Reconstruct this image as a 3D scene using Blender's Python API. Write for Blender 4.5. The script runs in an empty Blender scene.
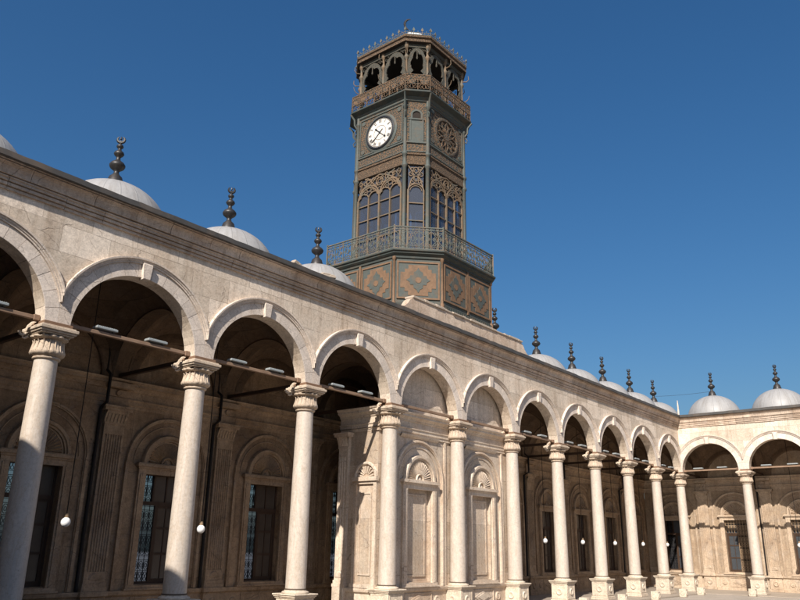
import bpy, math, random
from math import sin, cos, pi, radians, sqrt
from mathutils import Vector, Matrix
random.seed(7)
SC = bpy.context.scene
COL = SC.collection

# ------------------------------------------------------------------ helpers
class MB:
    """collects faces and links them as ONE mesh object"""
    def __init__(s): s.v = []; s.f = []; s.mi = []; s.m = 0
    def add(s, vs, fs):
        b = len(s.v); s.v += [tuple(p) for p in vs]
        for f in fs: s.f.append([b + i for i in f]); s.mi.append(s.m)
    def quad(s, a, b, c, d): s.add([a, b, c, d], [(0, 1, 2, 3)])
    def box(s, x0, x1, y0, y1, z0, z1):
        s.add([(x0,y0,z0),(x1,y0,z0),(x1,y1,z0),(x0,y1,z0),(x0,y0,z1),(x1,y0,z1),(x1,y1,z1),(x0,y1,z1)],
              [(0,3,2,1),(4,5,6,7),(0,1,5,4),(1,2,6,5),(2,3,7,6),(3,0,4,7)])
    def bbox(s, x0, x1, y0, y1, z0, z1, b=.01):
        """box with small chamfered edges"""
        ps = []
        for z, i in ((z0, b), (z0 + b, 0), (z1 - b, 0), (z1, b)):
            for (x, sx) in ((x0, 1), (x1, -1)):
                pass
            ps.append([(x0+i+b*(i==0), y0+i, z), (x1-i-b*(i==0), y0+i, z), (x1-i, y0+i+b*(i==0), z), (x1-i, y1-i-b*(i==0), z),
                       (x1-i-b*(i==0), y1-i, z), (x0+i+b*(i==0), y1-i, z), (x0+i, y1-i-b*(i==0), z), (x0+i, y0+i+b*(i==0), z)])
        vs = [p for r in ps for p in r]; fs = []
        for k in range(3):
            for j in range(8):
                a = k*8 + j; c = k*8 + (j+1) % 8
                fs.append((a, c, c+8, a+8))
        fs.append(tuple(range(7, -1, -1))); fs.append(tuple(range(24, 32)))
        s.add(vs, fs)
    def lathe(s, prof, n=24, cx=0, cy=0, cz=0, mod=None, cap=True, a0=0.0):
        """prof: list of (r,z)"""
        vs = []
        for (r, z) in prof:
            for k in range(n):
                a = a0 + 2*pi*k/n
                rr = r*(mod(a, z) if mod else 1)
                vs.append((cx + rr*cos(a), cy + rr*sin(a), cz + z))
        fs = []
        for i in range(len(prof)-1):
            for k in range(n):
                a = i*n + k; b = i*n + (k+1) % n
                fs.append((a, b, b+n, a+n))
        if cap:
            fs.append(tuple(range(n-1, -1, -1))); m = (len(prof)-1)*n; fs.append(tuple(range(m, m+n)))
        s.add(vs, fs)
    def tube(s, pts, r=.02, n=4, closed=False, r2=None):
        pts = [Vector(p) for p in pts]; m = len(pts); vs = []; fs = []
        up = None
        for i in range(m):
            if closed: t = pts[(i+1) % m] - pts[i-1]
            else: t = pts[min(i+1, m-1)] - pts[max(i-1, 0)]
            if t.length < 1e-9: t = Vector((0,0,1))
            t.normalize()
            if up is None:
                up = Vector((0,0,1)) if abs(t.z) < .9 else Vector((1,0,0))
            a = t.cross(up)
            if a.length < 1e-4:
                up = Vector((1,0,0)) if abs(t.x) < .9 else Vector((0,1,0)); a = t.cross(up)
            a.normalize(); b = t.cross(a); up = -b if True else up
            rr = r if r2 is None else r + (r2-r)*i/max(1, m-1)
            for k in range(n):
                an = 2*pi*(k+.5)/n
                vs.append(pts[i] + a*(rr*cos(an)) + b*(rr*sin(an)))
        for i in range(m if closed else m-1):
            for k in range(n):
                p0 = i*n+k; p1 = i*n+(k+1) % n; q0 = ((i+1) % m)*n+k; q1 = ((i+1) % m)*n+(k+1) % n
                fs.append((p0, p1, q1, q0))
        if not closed:
            fs.append(tuple(range(n-1, -1, -1))); fs.append(tuple((m-1)*n+k for k in range(n)))
        s.add(vs, fs)
    def extrude(s, prof, a, b, fn):
        """profile list of 2-tuples swept from station a to station b; fn(station,p)->xyz ; open profile"""
        n = len(prof)
        vs = [fn(a, p) for p in prof] + [fn(b, p) for p in prof]
        s.add(vs, [(i, i+1, n+i+1, n+i) for i in range(n-1)])
    def plate(s, poly, y0, y1):
        """closed polygon in (x,z) given thickness from y0 to y1"""
        n = len(poly)
        vs = [(x, y0, z) for x, z in poly] + [(x, y1, z) for x, z in poly]
        fs = [tuple(range(n)), tuple(range(2*n-1, n-1, -1))] + [((i+1) % n, i, n+i, n+(i+1) % n) for i in range(n)]
        s.add(vs, fs)
    def ring(s, cx, cz, prof, a0, a1, n, lim=None, ends=True):
        """profile (r,y) swept round an arch centre in the xz plane; lim: half width that clips the radius"""
        vs = []; fs = []; m = len(prof)
        for i in range(n+1):
            a = a0 + (a1-a0)*i/n
            for (r, y) in prof:
                rr = r
                if lim: rr = min(r, lim/max(1e-6, abs(cos(a))))
                vs.append((cx + rr*cos(a), y, cz + rr*sin(a)))
        for i in range(n):
            for k in range(m-1):
                fs.append((i*m+k, i*m+k+1, (i+1)*m+k+1, (i+1)*m+k))
        if ends:
            fs.append(tuple(range(m-1, -1, -1))); fs.append(tuple(n*m+k for k in range(m)))
        s.add(vs, fs)
    def xf(s, M, start=0):
        for i in range(start, len(s.v)): s.v[i] = tuple(M @ Vector(s.v[i]))
    def build(s, name, mat, parent=None, smooth=None, loc=None):
        me = bpy.data.meshes.new(name); me.from_pydata(s.v, [], s.f)
        mats = mat if isinstance(mat, (list, tuple)) else [mat]
        for m in mats: me.materials.append(m)
        if len(mats) > 1: me.polygons.foreach_set('material_index', s.mi)
        if smooth is not None:
            me.polygons.foreach_set('use_smooth', [True]*len(me.polygons))
            me.update()
            me.set_sharp_from_angle(angle=radians(smooth))
        me.update()
        import bmesh
        bm = bmesh.new(); bm.from_mesh(me); bmesh.ops.recalc_face_normals(bm, faces=bm.faces); bm.to_mesh(me); bm.free()
        o = bpy.data.objects.new(name, me); COL.objects.link(o)
        if parent: o.parent = parent
        if loc: o.location = loc
        return o

def tag(o, label=None, cat=None, group=None, kind=None):
    if label: o['label'] = label
    if cat: o['category'] = cat; o['kind'] = kind or 'thing'
    if group: o['group'] = group
    if kind: o['kind'] = kind
    return o
def empty(name, loc=(0,0,0), rz=0, label=None, cat=None, group=None):
    o = bpy.data.objects.new(name, None); COL.objects.link(o); o.location = loc; o.rotation_euler = (0,0,rz)
    o.empty_display_size = .2
    return tag(o, label, cat, group)
def copy_tree(o, parent=None):
    c = o.copy(); COL.objects.link(c)
    if parent: c.parent = parent
    for ch in list(o.children): copy_tree(ch, c)
    return c
def share(o, parent, loc=None, name=None):
    """another object on the same mesh, as a part of parent (with its sub-parts)"""
    c = o.copy(); COL.objects.link(c); c.parent = parent
    if loc: c.location = loc
    for ch in list(o.children): share(ch, c)
    return c

# ------------------------------------------------------------------ materials
class NT:
    def __init__(s, name):
        s.mat = bpy.data.materials.new(name); s.mat.use_nodes = True
        s.t = s.mat.node_tree; s.n = s.t.nodes; s.l = s.t.links
        s.b = s.n['Principled BSDF']; s.out = s.n['Material Output']
    def new(s, typ, **kw):
        n = s.n.new(typ)
        for k, v in kw.items():
            if k in n.inputs.keys() if hasattr(n.inputs, 'keys') else False: n.inputs[k].default_value = v
            else: setattr(n, k, v)
        return n
    def link(s, a, b): s.l.new(a, b)
    def noise(s, vec, scale, detail=5, rough=.6, dist=0.0):
        n = s.n.new('ShaderNodeTexNoise'); n.inputs['Scale'].default_value = scale; n.inputs['Detail'].default_value = detail
        n.inputs['Roughness'].default_value = rough; n.inputs['Distortion'].default_value = dist
        s.link(vec, n.inputs['Vector']); return n.outputs['Fac']
    def ramp(s, fac, stops):
        r = s.n.new('ShaderNodeValToRGB'); cr = r.color_ramp
        while len(cr.elements) < len(stops): cr.elements.new(.5)
        for e, (p, c) in zip(cr.elements, stops):
            e.position = p; e.color = (c, c, c, 1) if isinstance(c, (int, float)) else (*c, 1)
        s.link(fac, r.inputs['Fac']); return r.outputs['Color']
    def mix(s, fac, a, b, mode='MIX'):
        m = s.n.new('ShaderNodeMix'); m.data_type = 'RGBA'; m.blend_type = mode
        for sock, v in ((m.inputs[0], fac), (m.inputs[6], a), (m.inputs[7], b)):
            if isinstance(v, (int, float)): sock.default_value = v
            elif isinstance(v, tuple): sock.default_value = (*v, 1)
            else: s.link(v, sock)
        return m.outputs[2]
    def math(s, op, a, b=None):
        m = s.n.new('ShaderNodeMath'); m.operation = op
        for sock, v in ((m.inputs[0], a), (m.inputs[1], b)):
            if v is None: continue
            if isinstance(v, (int, float)): sock.default_value = v
            else: s.link(v, sock)
        return m.outputs[0]
    def objvec(s, scale=(1,1,1)):
        tc = s.n.new('ShaderNodeTexCoord')
        if scale == (1,1,1): return tc.outputs['Object']
        mp = s.n.new('ShaderNodeMapping'); mp.inputs['Scale'].default_value = scale
        s.link(tc.outputs['Object'], mp.inputs['Vector']); return mp.outputs['Vector']
    def wallvec(s):
        """(along the wall, height) whichever way the face looks"""
        tc = s.n.new('ShaderNodeTexCoord'); sp = s.n.new('ShaderNodeSeparateXYZ'); s.link(tc.outputs['Object'], sp.inputs[0])
        sn = s.n.new('ShaderNodeSeparateXYZ'); s.link(tc.outputs['Normal'], sn.inputs[0])
        k = s.math('GREATER_THAN', s.math('ABSOLUTE', sn.outputs['X']), .72)
        u = s.math('ADD', s.math('MULTIPLY', sp.outputs['X'], s.math('SUBTRACT', 1.0, k)), s.math('MULTIPLY', sp.outputs['Y'], k))
        cb = s.n.new('ShaderNodeCombineXYZ'); s.link(u, cb.inputs['X']); s.link(sp.outputs['Z'], cb.inputs['Y'])
        return cb.outputs[0]
    def bump(s, h, strength=.4, dist=.02):
        b = s.n.new('ShaderNodeBump'); b.inputs['Strength'].default_value = strength; b.inputs['Distance'].default_value = dist
        s.link(h, b.inputs['Height']); s.link(b.outputs['Normal'], s.b.inputs['Normal'])

def stone(name, base, stain, block=(1.25,.62), mortar=.55, var=.12, rough=.75, stain_amt=.55, bump=.5, pits=.35, shift=(0,0), streak=.3, grey=.25, island=0.0):
    """weathered limestone or alabaster; block = size of the ashlar, None for plain stone"""
    t = NT(name); ov = t.objvec()
    rnd = t.n.new('ShaderNodeObjectInfo').outputs['Random']
    n1 = t.noise(ov, .55, 6, .65, .4); n2 = t.noise(ov, 3.1, 8, .7, .6); n3 = t.noise(ov, 26, 4, .7)
    sv = t.objvec((2.6, 2.6, .22)); n4 = t.noise(sv, 1.3, 6, .65, .2)
    col = t.mix(t.ramp(n2, [(.3, 0.0), (.75, 1.0)]), tuple(c*(1-var) for c in base), tuple(min(1, c*(1+var*.7)) for c in base))
    col = t.mix(t.math('MULTIPLY', t.ramp(n1, [(.42, 0.0), (.7, 1.0)]), stain_amt), col, stain)
    col = t.mix(t.math('MULTIPLY', t.ramp(n4, [(.5, 0.0), (.72, 1.0)]), streak), col, tuple(c*.6 for c in stain))
    gl = t.noise(ov, 1.1, 7, .7, .8)
    g = sum(base)/3*.8
    if island:
        ri = t.n.new('ShaderNodeNewGeometry').outputs['Random Per Island']
        col = t.mix(1.0, col, t.ramp(ri, [(.0, 1-island), (.5, 1.0), (1.0, 1+island*.6)]), 'MULTIPLY')
    col = t.mix(t.math('MULTIPLY', t.ramp(gl, [(.5, 0.0), (.68, 1.0)]), grey), col, (g*.95, g*.95, g*.93))
    # dark pits and spots
    vo = t.n.new('ShaderNodeTexVoronoi'); vo.inputs['Scale'].default_value = 7; t.link(ov, vo.inputs['Vector'])
    pit = t.math('MULTIPLY', t.ramp(vo.outputs['Distance'], [(.0, 1.0), (.17, 0.0)]), t.ramp(n2, [(.5, 0.0), (.6, 1.0)]))
    col = t.mix(t.math('MULTIPLY', pit, pits), col, tuple(c*.35 for c in stain))
    n5 = t.noise(ov, 11, 6, .75, .5)
    col = t.mix(1.0, col, t.ramp(n3, [(.3, .80), (.7, 1.14)]), 'MULTIPLY')
    col = t.mix(1.0, col, t.ramp(n5, [(.3, .74), (.5, .98), (.72, 1.16)]), 'MULTIPLY')
    h = t.math('ADD', t.math('MULTIPLY', n2, .6), t.math('ADD', t.math('MULTIPLY', n3, .5), t.math('MULTIPLY', n5, .5)))
    h = t.math('SUBTRACT', h, t.math('MULTIPLY', pit, .5))
    ck = t.n.new('ShaderNodeTexVoronoi'); ck.feature = 'DISTANCE_TO_EDGE'; ck.inputs['Scale'].default_value = .85
    cw = t.n.new('ShaderNodeMix'); cw.data_type = 'RGBA'; cw.blend_type = 'LINEAR_LIGHT'; cw.inputs[0].default_value = .22
    cn = t.n.new('ShaderNodeTexNoise'); cn.inputs['Scale'].default_value = 1.8; cn.inputs['Detail'].default_value = 5; t.link(ov, cn.inputs['Vector'])
    t.link(ov, cw.inputs[6]); t.link(cn.outputs['Color'], cw.inputs[7]); t.link(cw.outputs[2], ck.inputs['Vector'])
    crack = t.math('MULTIPLY', t.ramp(ck.outputs['Distance'], [(.0, 1.0), (.010, 0.0)]), t.ramp(gl, [(.46, 0.0), (.54, 1.0)]))
    col = t.mix(t.math('MULTIPLY', crack, .6), col, tuple(c*.35 for c in stain))
    h = t.math('SUBTRACT', h, t.math('MULTIPLY', crack, .6))
    if block:
        wv = t.wallvec(); mp = t.n.new('ShaderNodeMapping'); mp.inputs['Location'].default_value = (*shift, 0); t.link(wv, mp.inputs['Vector'])
        # joints wander a little
        wob = t.n.new('ShaderNodeTexNoise'); wob.inputs['Scale'].default_value = 1.7; t.link(wv, wob.inputs['Vector'])
        ad = t.n.new('ShaderNodeMix'); ad.data_type = 'RGBA'; ad.blend_type = 'LINEAR_LIGHT'; ad.inputs[0].default_value = .012
        t.link(mp.outputs[0], ad.inputs[6]); t.link(wob.outputs['Color'], ad.inputs[7])
        br = t.n.new('ShaderNodeTexBrick'); t.link(ad.outputs[2], br.inputs['Vector'])
        br.inputs['Scale'].default_value = 1; br.inputs['Brick Width'].default_value = block[0]; br.inputs['Row Height'].default_value = block[1]
        br.inputs['Mortar Size'].default_value = .007; br.inputs['Mortar Smooth'].default_value = .35; br.offset = .41; br.squash = 1.35; br.squash_frequency = 3
        br.inputs['Color1'].default_value = (.76,.735,.70,1); br.inputs['Color2'].default_value = (1.08,1.07,1.06,1); br.inputs['Mortar'].default_value = (.9,.9,.9,1)
        col = t.mix(1.0, col, br.outputs['Color'], 'MULTIPLY')
        jn = t.math('MULTIPLY', br.outputs['Fac'], t.ramp(t.noise(ov, 1.4, 3), [(.35, .35), (.6, 1.0)]))
        col = t.mix(t.math('MULTIPLY', jn, mortar), col, tuple(c*.3 for c in stain))
        h = t.math('SUBTRACT', h, t.math('MULTIPLY', br.outputs['Fac'], .9))
    hv = t.n.new('ShaderNodeHueSaturation'); t.link(col, hv.inputs['Color'])
    t.link(t.math('ADD', .93, t.math('MULTIPLY', rnd, .14)), hv.inputs['Value'])
    t.link(hv.outputs[0], t.b.inputs['Base Color'])
    t.b.inputs['Roughness'].default_value = rough; t.b.inputs['Specular IOR Level'].default_value = .25
    t.bump(h, bump, .015)
    return t.mat

def marble(name, base, vein, rough=.42):
    t = NT(name); ov = t.objvec(); rnd = t.n.new('ShaderNodeObjectInfo').outputs['Random']
    oi = t.n.new('ShaderNodeObjectInfo')
    mp = t.n.new('ShaderNodeMapping'); mp.inputs['Scale'].default_value = (2.2, 2.2, .55); mp.inputs['Rotation'].default_value = (.25,.2,0)
    ad = t.n.new('ShaderNodeVectorMath'); ad.operation = 'ADD'; t.link(ov, ad.inputs[0]); t.link(oi.outputs['Location'], ad.inputs[1])
    t.link(ad.outputs[0], mp.inputs['Vector']); v = mp.outputs[0]
    n1 = t.noise(v, 1.2, 9, .68, 1.4); n2 = t.noise(v, 4.5, 8, .7, .8); n3 = t.noise(ad.outputs[0], 30, 3, .7)
    col = t.mix(t.ramp(n1, [(.34, 0.0), (.62, 1.0)]), tuple(c*.86 for c in base), base)
    col = t.mix(t.math('MULTIPLY', t.ramp(n1, [(.47, 0.0), (.5, 1.0), (.53, 0.0)]), .5), col, vein)
    col = t.mix(t.math('MULTIPLY', t.ramp(n2, [(.55, 0.0), (.75, 1.0)]), .4), col, tuple(c*.75 for c in vein))
    col = t.mix(t.math('MULTIPLY', t.ramp(n3, [(.62, 0.0), (.72, 1.0)]), .35), col, tuple(c*.45 for c in vein))
    n4 = t.noise(ad.outputs[0], 13, 6, .75, .4)
    col = t.mix(1.0, col, t.ramp(n4, [(.3, .80), (.5, 1.0), (.7, 1.10)]), 'MULTIPLY')
    vo = t.n.new('ShaderNodeTexVoronoi'); vo.inputs['Scale'].default_value = 9; t.link(ad.outputs[0], vo.inputs['Vector'])
    col = t.mix(t.math('MULTIPLY', t.ramp(vo.outputs['Distance'], [(.0, 1.0), (.16, 0.0)]), t.math('MULTIPLY', t.ramp(n1, [(.5, 0.0), (.6, 1.0)]), .7)), col, tuple(c*.35 for c in vein))
    hv = t.n.new('ShaderNodeHueSaturation'); t.link(col, hv.inputs['Color'])
    t.link(t.math('ADD', .95, t.math('MULTIPLY', rnd, .1)), hv.inputs['Value'])
    t.link(hv.outputs[0], t.b.inputs['Base Color'])
    t.link(t.ramp(n2, [(.3, rough-.08), (.7, rough+.2)]), t.b.inputs['Roughness'])
    t.bump(t.math('ADD', n2, t.math('MULTIPLY', n3, .5)), .22, .012)
    return t.mat

def plain(name, base, rough=.6, metal=0.0, var=.2, scale=6, rust=None, rust_amt=.4, bump=.15):
    t = NT(name); ov = t.objvec()
    n1 = t.noise(ov, scale, 6, .65); n2 = t.noise(ov, scale*.35, 5, .6, .5)
    col = t.mix(n1, tuple(c*(1-var) for c in base), tuple(min(1, c*(1+var)) for c in base))
    if rust: col = t.mix(t.math('MULTIPLY', t.ramp(n2, [(.48, 0.0), (.66, 1.0)]), rust_amt), col, rust)
    t.link(col, t.b.inputs['Base Color']); t.b.inputs['Roughness'].default_value = rough; t.b.inputs['Metallic'].default_value = metal; t.b.inputs['Specular IOR Level'].default_value = .2 if rough > .5 else .5
    t.bump(n1, bump, .01)
    return t.mat

def fretwork(name, a, b, scale=9.0):
    """painted cast iron with small raised arabesque relief: two paints in a fine lattice"""
    t = NT(name); wv = t.objvec()
    tc = t.wallvec()
    vo = t.n.new('ShaderNodeTexVoronoi'); vo.feature = 'DISTANCE_TO_EDGE'; vo.inputs['Scale'].default_value = scale; vo.inputs['Randomness'].default_value = .75
    t.link(wv, vo.inputs['Vector'])
    n = t.noise(wv, scale*1.6, 4, .7, 1.5)
    k = t.math('ADD', t.math('MULTIPLY', t.ramp(vo.outputs['Distance'], [(.05, 1.0), (.16, 0.0)]), .65), t.math('MULTIPLY', t.ramp(n, [(.42, 0.0), (.6, 1.0)]), .55))
    col = t.mix(t.ramp(k, [(.36, 0.0), (.68, 1.0)]), a, b)
    dirt = t.noise(wv, 1.3, 6, .7, .4)
    col = t.mix(t.math('MULTIPLY', t.ramp(dirt, [(.5, 0.0), (.75, 1.0)]), .35), col, (.10,.075,.055))
    t.link(col, t.b.inputs['Base Color']); t.b.inputs['Roughness'].default_value = .65; t.b.inputs['Specular IOR Level'].default_value = .2
    t.bump(k, .8, .03)
    return t.mat

M = {}
M['wall'] = stone('pale_ashlar', (.69,.60,.50), (.50,.355,.24), block=(1.3,.72), mortar=.8, stain_amt=.42, streak=.5, shift=(.25,.24), grey=.07)
M['trim'] = stone('trim_stone', (.65,.555,.465), (.42,.29,.19), block=None, stain_amt=.5, streak=.3, island=.08)
M['vouss'] = stone('voussoir_stone', (.67,.58,.495), (.46,.33,.23), block=None, stain_amt=.4, streak=.2, island=.12, grey=.08)
M['cornice'] = stone('cornice_stone', (.60,.48,.375), (.30,.185,.11), block=None, stain_amt=.65, streak=.5, var=.18, island=.22)
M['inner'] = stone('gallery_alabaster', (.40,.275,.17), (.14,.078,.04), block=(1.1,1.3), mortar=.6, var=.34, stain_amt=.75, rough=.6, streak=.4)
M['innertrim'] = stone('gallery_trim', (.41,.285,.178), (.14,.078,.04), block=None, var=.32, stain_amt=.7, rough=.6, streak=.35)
M['screen'] = stone('screen_marble', (.60,.505,.405), (.40,.25,.145), block=(1.5,1.9), mortar=.6, stain_amt=.65, rough=.6, streak=.35, shift=(.6,.5), grey=.4)
M['screentrim'] = stone('screen_trim', (.60,.50,.395), (.38,.24,.14), block=None, stain_amt=.65, rough=.6, streak=.3)
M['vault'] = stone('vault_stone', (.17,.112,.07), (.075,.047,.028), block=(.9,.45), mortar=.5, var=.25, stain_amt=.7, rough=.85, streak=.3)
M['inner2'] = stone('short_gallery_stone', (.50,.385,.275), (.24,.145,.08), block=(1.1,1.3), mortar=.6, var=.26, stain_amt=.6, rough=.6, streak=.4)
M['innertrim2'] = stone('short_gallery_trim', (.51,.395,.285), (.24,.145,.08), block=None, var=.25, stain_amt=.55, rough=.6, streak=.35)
M['column'] = marble('column_marble', (.52,.45,.378), (.40,.30,.21))
M['capital'] = stone('capital_stone', (.56,.46,.355), (.36,.24,.15), block=None, stain_amt=.5, streak=.3, pits=.6)
M['pedestal'] = stone('pedestal_stone', (.60,.51,.40), (.42,.29,.19), block=None, stain_amt=.5, streak=.35, pits=.6)
M['abacus'] = plain('brown_plate', (.20,.12,.075), .8, var=.3, rust=(.12,.07,.045))
M['collar'] = plain('iron_collar', (.10,.075,.055), .6, var=.3)
M['tie'] = plain('tie_paint', (.25,.165,.11), .65, var=.25, scale=4, rust=(.13,.07,.045))
M['lamp'] = plain('floodlight_grey', (.27,.29,.29), .35, var=.08)
M['lead'] = plain('dark_lead', (.07,.066,.062), .55, var=.35, scale=3, rust=(.16,.12,.09), rust_amt=.5)
M['finial'] = plain('bronze_finial', (.035,.034,.034), .45, .4, var=.4, scale=9, rust=(.09,.065,.045))
M['wood'] = plain('dark_wood', (.055,.032,.02), .55, var=.35, scale=5)
M['iron'] = plain('dark_iron', (.035,.033,.033), .6, var=.3)
M['bronze'] = plain('bronze_grille', (.30,.21,.13), .6, .0, var=.35, scale=8)
M['pipe'] = plain('black_pipe', (.02,.016,.014), .7)
M['debris'] = plain('stone_rubble', (.4,.33,.26), .9, var=.3, scale=8)
M['tgrey'] = plain('tower_grey_paint', (.075,.085,.077), .6, var=.32, scale=8, rust=(.13,.088,.056), rust_amt=.5)
M['tdark'] = plain('tower_dark_paint', (.047,.055,.05), .6, var=.3, scale=5, rust=(.13,.085,.05), rust_amt=.4)
M['ttan'] = plain('tower_tan_paint', (.172,.104,.062), .65, var=.4, scale=9, rust=(.10,.072,.05), rust_amt=.6)
M['tfret'] = fretwork('tower_fretwork', (.055,.062,.056), (.18,.112,.067), 8)
M['tfret2'] = fretwork('tower_fretwork_tan', (.075,.06,.045), (.18,.115,.07), 11)
M['trace'] = plain('tower_tracery_paint', (.165,.115,.073), .65, var=.3, scale=9, rust=(.09,.10,.088), rust_amt=.8)
M['rail'] = plain('railing_paint', (.10,.112,.10), .65, var=.3, scale=9, rust=(.20,.125,.075), rust_amt=.75)
M['lantern'] = fretwork('lantern_fret', (.068,.08,.073), (.118,.096,.07), 13)
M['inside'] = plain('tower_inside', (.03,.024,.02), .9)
M['white'] = plain('white_enamel', (.66,.61,.54), .35, var=.1, scale=3, rust=(.48,.42,.34), rust_amt=.4)
M['black'] = plain('black_paint', (.015,.015,.017), .5)
M['roofwhite'] = plain('roof_zinc', (.62,.61,.58), .5, var=.15)
M['opal'] = plain('opal_glass', (.80,.80,.79), .12, var=.03, bump=0)

def glass(name, tint, mixf, refl=.10):
    t = NT(name); t.n.remove(t.b)
    tr = t.n.new('ShaderNodeBsdfTransparent'); tr.inputs[0].default_value = (*tint, 1)
    gl = t.n.new('ShaderNodeBsdfGlossy'); gl.inputs['Roughness'].default_value = .06; gl.inputs[0].default_value = (.8,.8,.8,1)
    df = t.n.new('ShaderNodeBsdfDiffuse'); df.inputs[0].default_value = (.075,.08,.097,1)
    m1 = t.n.new('ShaderNodeMixShader'); m1.inputs[0].default_value = mixf; t.link(tr.outputs[0], m1.inputs[1]); t.link(df.outputs[0], m1.inputs[2])
    m2 = t.n.new('ShaderNodeMixShader'); m2.inputs[0].default_value = refl; t.link(m1.outputs[0], m2.inputs[1]); t.link(gl.outputs[0], m2.inputs[2])
    t.link(m2.outputs[0], t.out.inputs['Surface']); return t.mat
M['tglass'] = glass('tower_glass', (.55,.58,.62), .55)
M['skytint'] = glass('sky_tint_glazing', (.74,.77,.82), .14, .04)
M['pane'] = plain('brown_reflection_pane', (.075,.058,.045), .18, var=.3, scale=2)  # brown colour stands in for what the window glass reflects

def dome_mat():
    t = NT('dome_lead'); tc = t.objvec(); sp = t.n.new('ShaderNodeSeparateXYZ'); t.link(tc, sp.inputs[0])
    ang = t.math('ARCTAN2', sp.outputs['Y'], sp.outputs['X'])
    fr = t.math('FRACT', t.math('MULTIPLY', t.math('ADD', ang, pi), 20/(2*pi)))
    seam = t.ramp(fr, [(.0, 1.0), (.05, 0.0), (.95, 0.0), (1.0, 1.0)])
    n1 = t.noise(tc, 1.6, 6, .65, .5); n2 = t.noise(tc, 9, 5, .65)
    col = t.mix(n1, (.255,.25,.245), (.345,.335,.325))
    col = t.mix(t.math('MULTIPLY', t.ramp(n2, [(.5, 0.0), (.7, 1.0)]), .35), col, (.215,.195,.175))
    col = t.mix(t.math('MULTIPLY', seam, .4), col, (.17,.165,.155))
    cbv = t.n.new('ShaderNodeCombineXYZ'); t.link(t.math('MULTIPLY', ang, 5.0), cbv.inputs['X']); t.link(t.math('MULTIPLY', sp.outputs['Z'], .5), cbv.inputs['Y']); t.link(t.n.new('ShaderNodeObjectInfo').outputs['Random'], cbv.inputs['Z'])
    st = t.noise(cbv.outputs[0], 1.4, 6, .7, .2)
    col = t.mix(t.math('MULTIPLY', t.ramp(st, [(.48, 0.0), (.7, 1.0)]), .6), col, (.19,.17,.15))
    col = t.mix(1.0, col, t.ramp(n2, [(.3, .86), (.7, 1.1)]), 'MULTIPLY')
    t.link(col, t.b.inputs['Base Color']); t.b.inputs['Roughness'].default_value = .5
    t.bump(t.math('ADD', seam, t.math('MULTIPLY', n2, .3)), .35, .02); return t.mat
M['dome'] = dome_mat()

def paving(name, a, b, size, joint):
    t = NT(name); ov = t.objvec()
    br = t.n.new('ShaderNodeTexBrick'); t.link(ov, br.inputs['Vector']); br.inputs['Scale'].default_value = 1
    br.inputs['Brick Width'].default_value = size; br.inputs['Row Height'].default_value = size*.62; br.inputs['Mortar Size'].default_value = .008
    br.inputs['Color1'].default_value = (*a, 1); br.inputs['Color2'].default_value = (*b, 1); br.inputs['Mortar'].default_value = (*joint, 1)
    n = t.noise(ov, 1.2, 7, .7, .4)
    col = t.mix(t.math('MULTIPLY', t.ramp(n, [(.4, 0.0), (.7, 1.0)]), .5), br.outputs['Color'], tuple(c*.72 for c in a))
    t.link(col, t.b.inputs['Base Color']); t.b.inputs['Roughness'].default_value = .55
    t.bump(t.math('ADD', n, t.math('MULTIPLY', br.outputs['Fac'], -.5)), .2, .01); return t.mat
M['court'] = paving('court_marble', (.38,.33,.28), (.34,.295,.245), 1.0, (.3,.26,.21))
M['gfloor'] = paving('gallery_paving', (.36,.30,.24), (.31,.26,.205), .8, (.26,.21,.17))
M['terrain'] = plain('desert_ground', (.13,.13,.128), .95, var=.25, scale=.02)

# ------------------------------------------------------------------ dimensions (metres)
P = 4.3                       # bay of the long gallery
PR = 4.15                     # bay of the short gallery
WF, WB = -.26, .21            # front and back face of the arcade wall
ZW0 = 7.33                    # underside of the arcade wall, on the capitals
ZS = 7.27                     # springing of the arches
D = 4.0                       # front of the pilasters on the gallery's rear wall

# ================================================================== ground
m = MB(); m.quad((-3000,-3000,-34), (3000,-3000,-34), (3000,3000,-34), (-3000,3000,-34))
tag(m.build('terrain', M['terrain']), kind='structure')
m = MB(); m.box(-22, 64, -70, 5.2, -33.9, -.05)
tag(m.build('courtyard_floor', M['court']), kind='structure')
m = MB(); m.box(-13, 41.5, -1.35, 4.9, -.045, 0); m.box(41.5, 52, -20, 4.9, -.045, 0)
tag(m.build('gallery_floor', M['gfloor']), kind='structure')

# ================================================================== arcade wings
CORN = [(-.25,10.195),(-.31,10.195),(-.31,10.262),(-.275,10.268),(-.275,10.282),(-.345,10.288),(-.345,10.362),(-.30,10.368),(-.30,10.385),(-.375,10.39),(-.375,10.445),(-.405,10.47),(-.405,10.495),
        (-.345,10.503),(-.345,10.525),(-.425,10.535),(-.435,10.65),(-.46,10.72),(-.51,10.775),(-.545,10.785),(-.545,10.795),(-.50,10.80),(-.50,10.815),(-.575,10.82),(-.575,10.845)]
LEAD = [(-.58,10.842),(-.615,10.842),(-.64,10.86),(-.64,11.0),(-.60,11.02),(-.2,11.03),(.3,11.03)]

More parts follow.
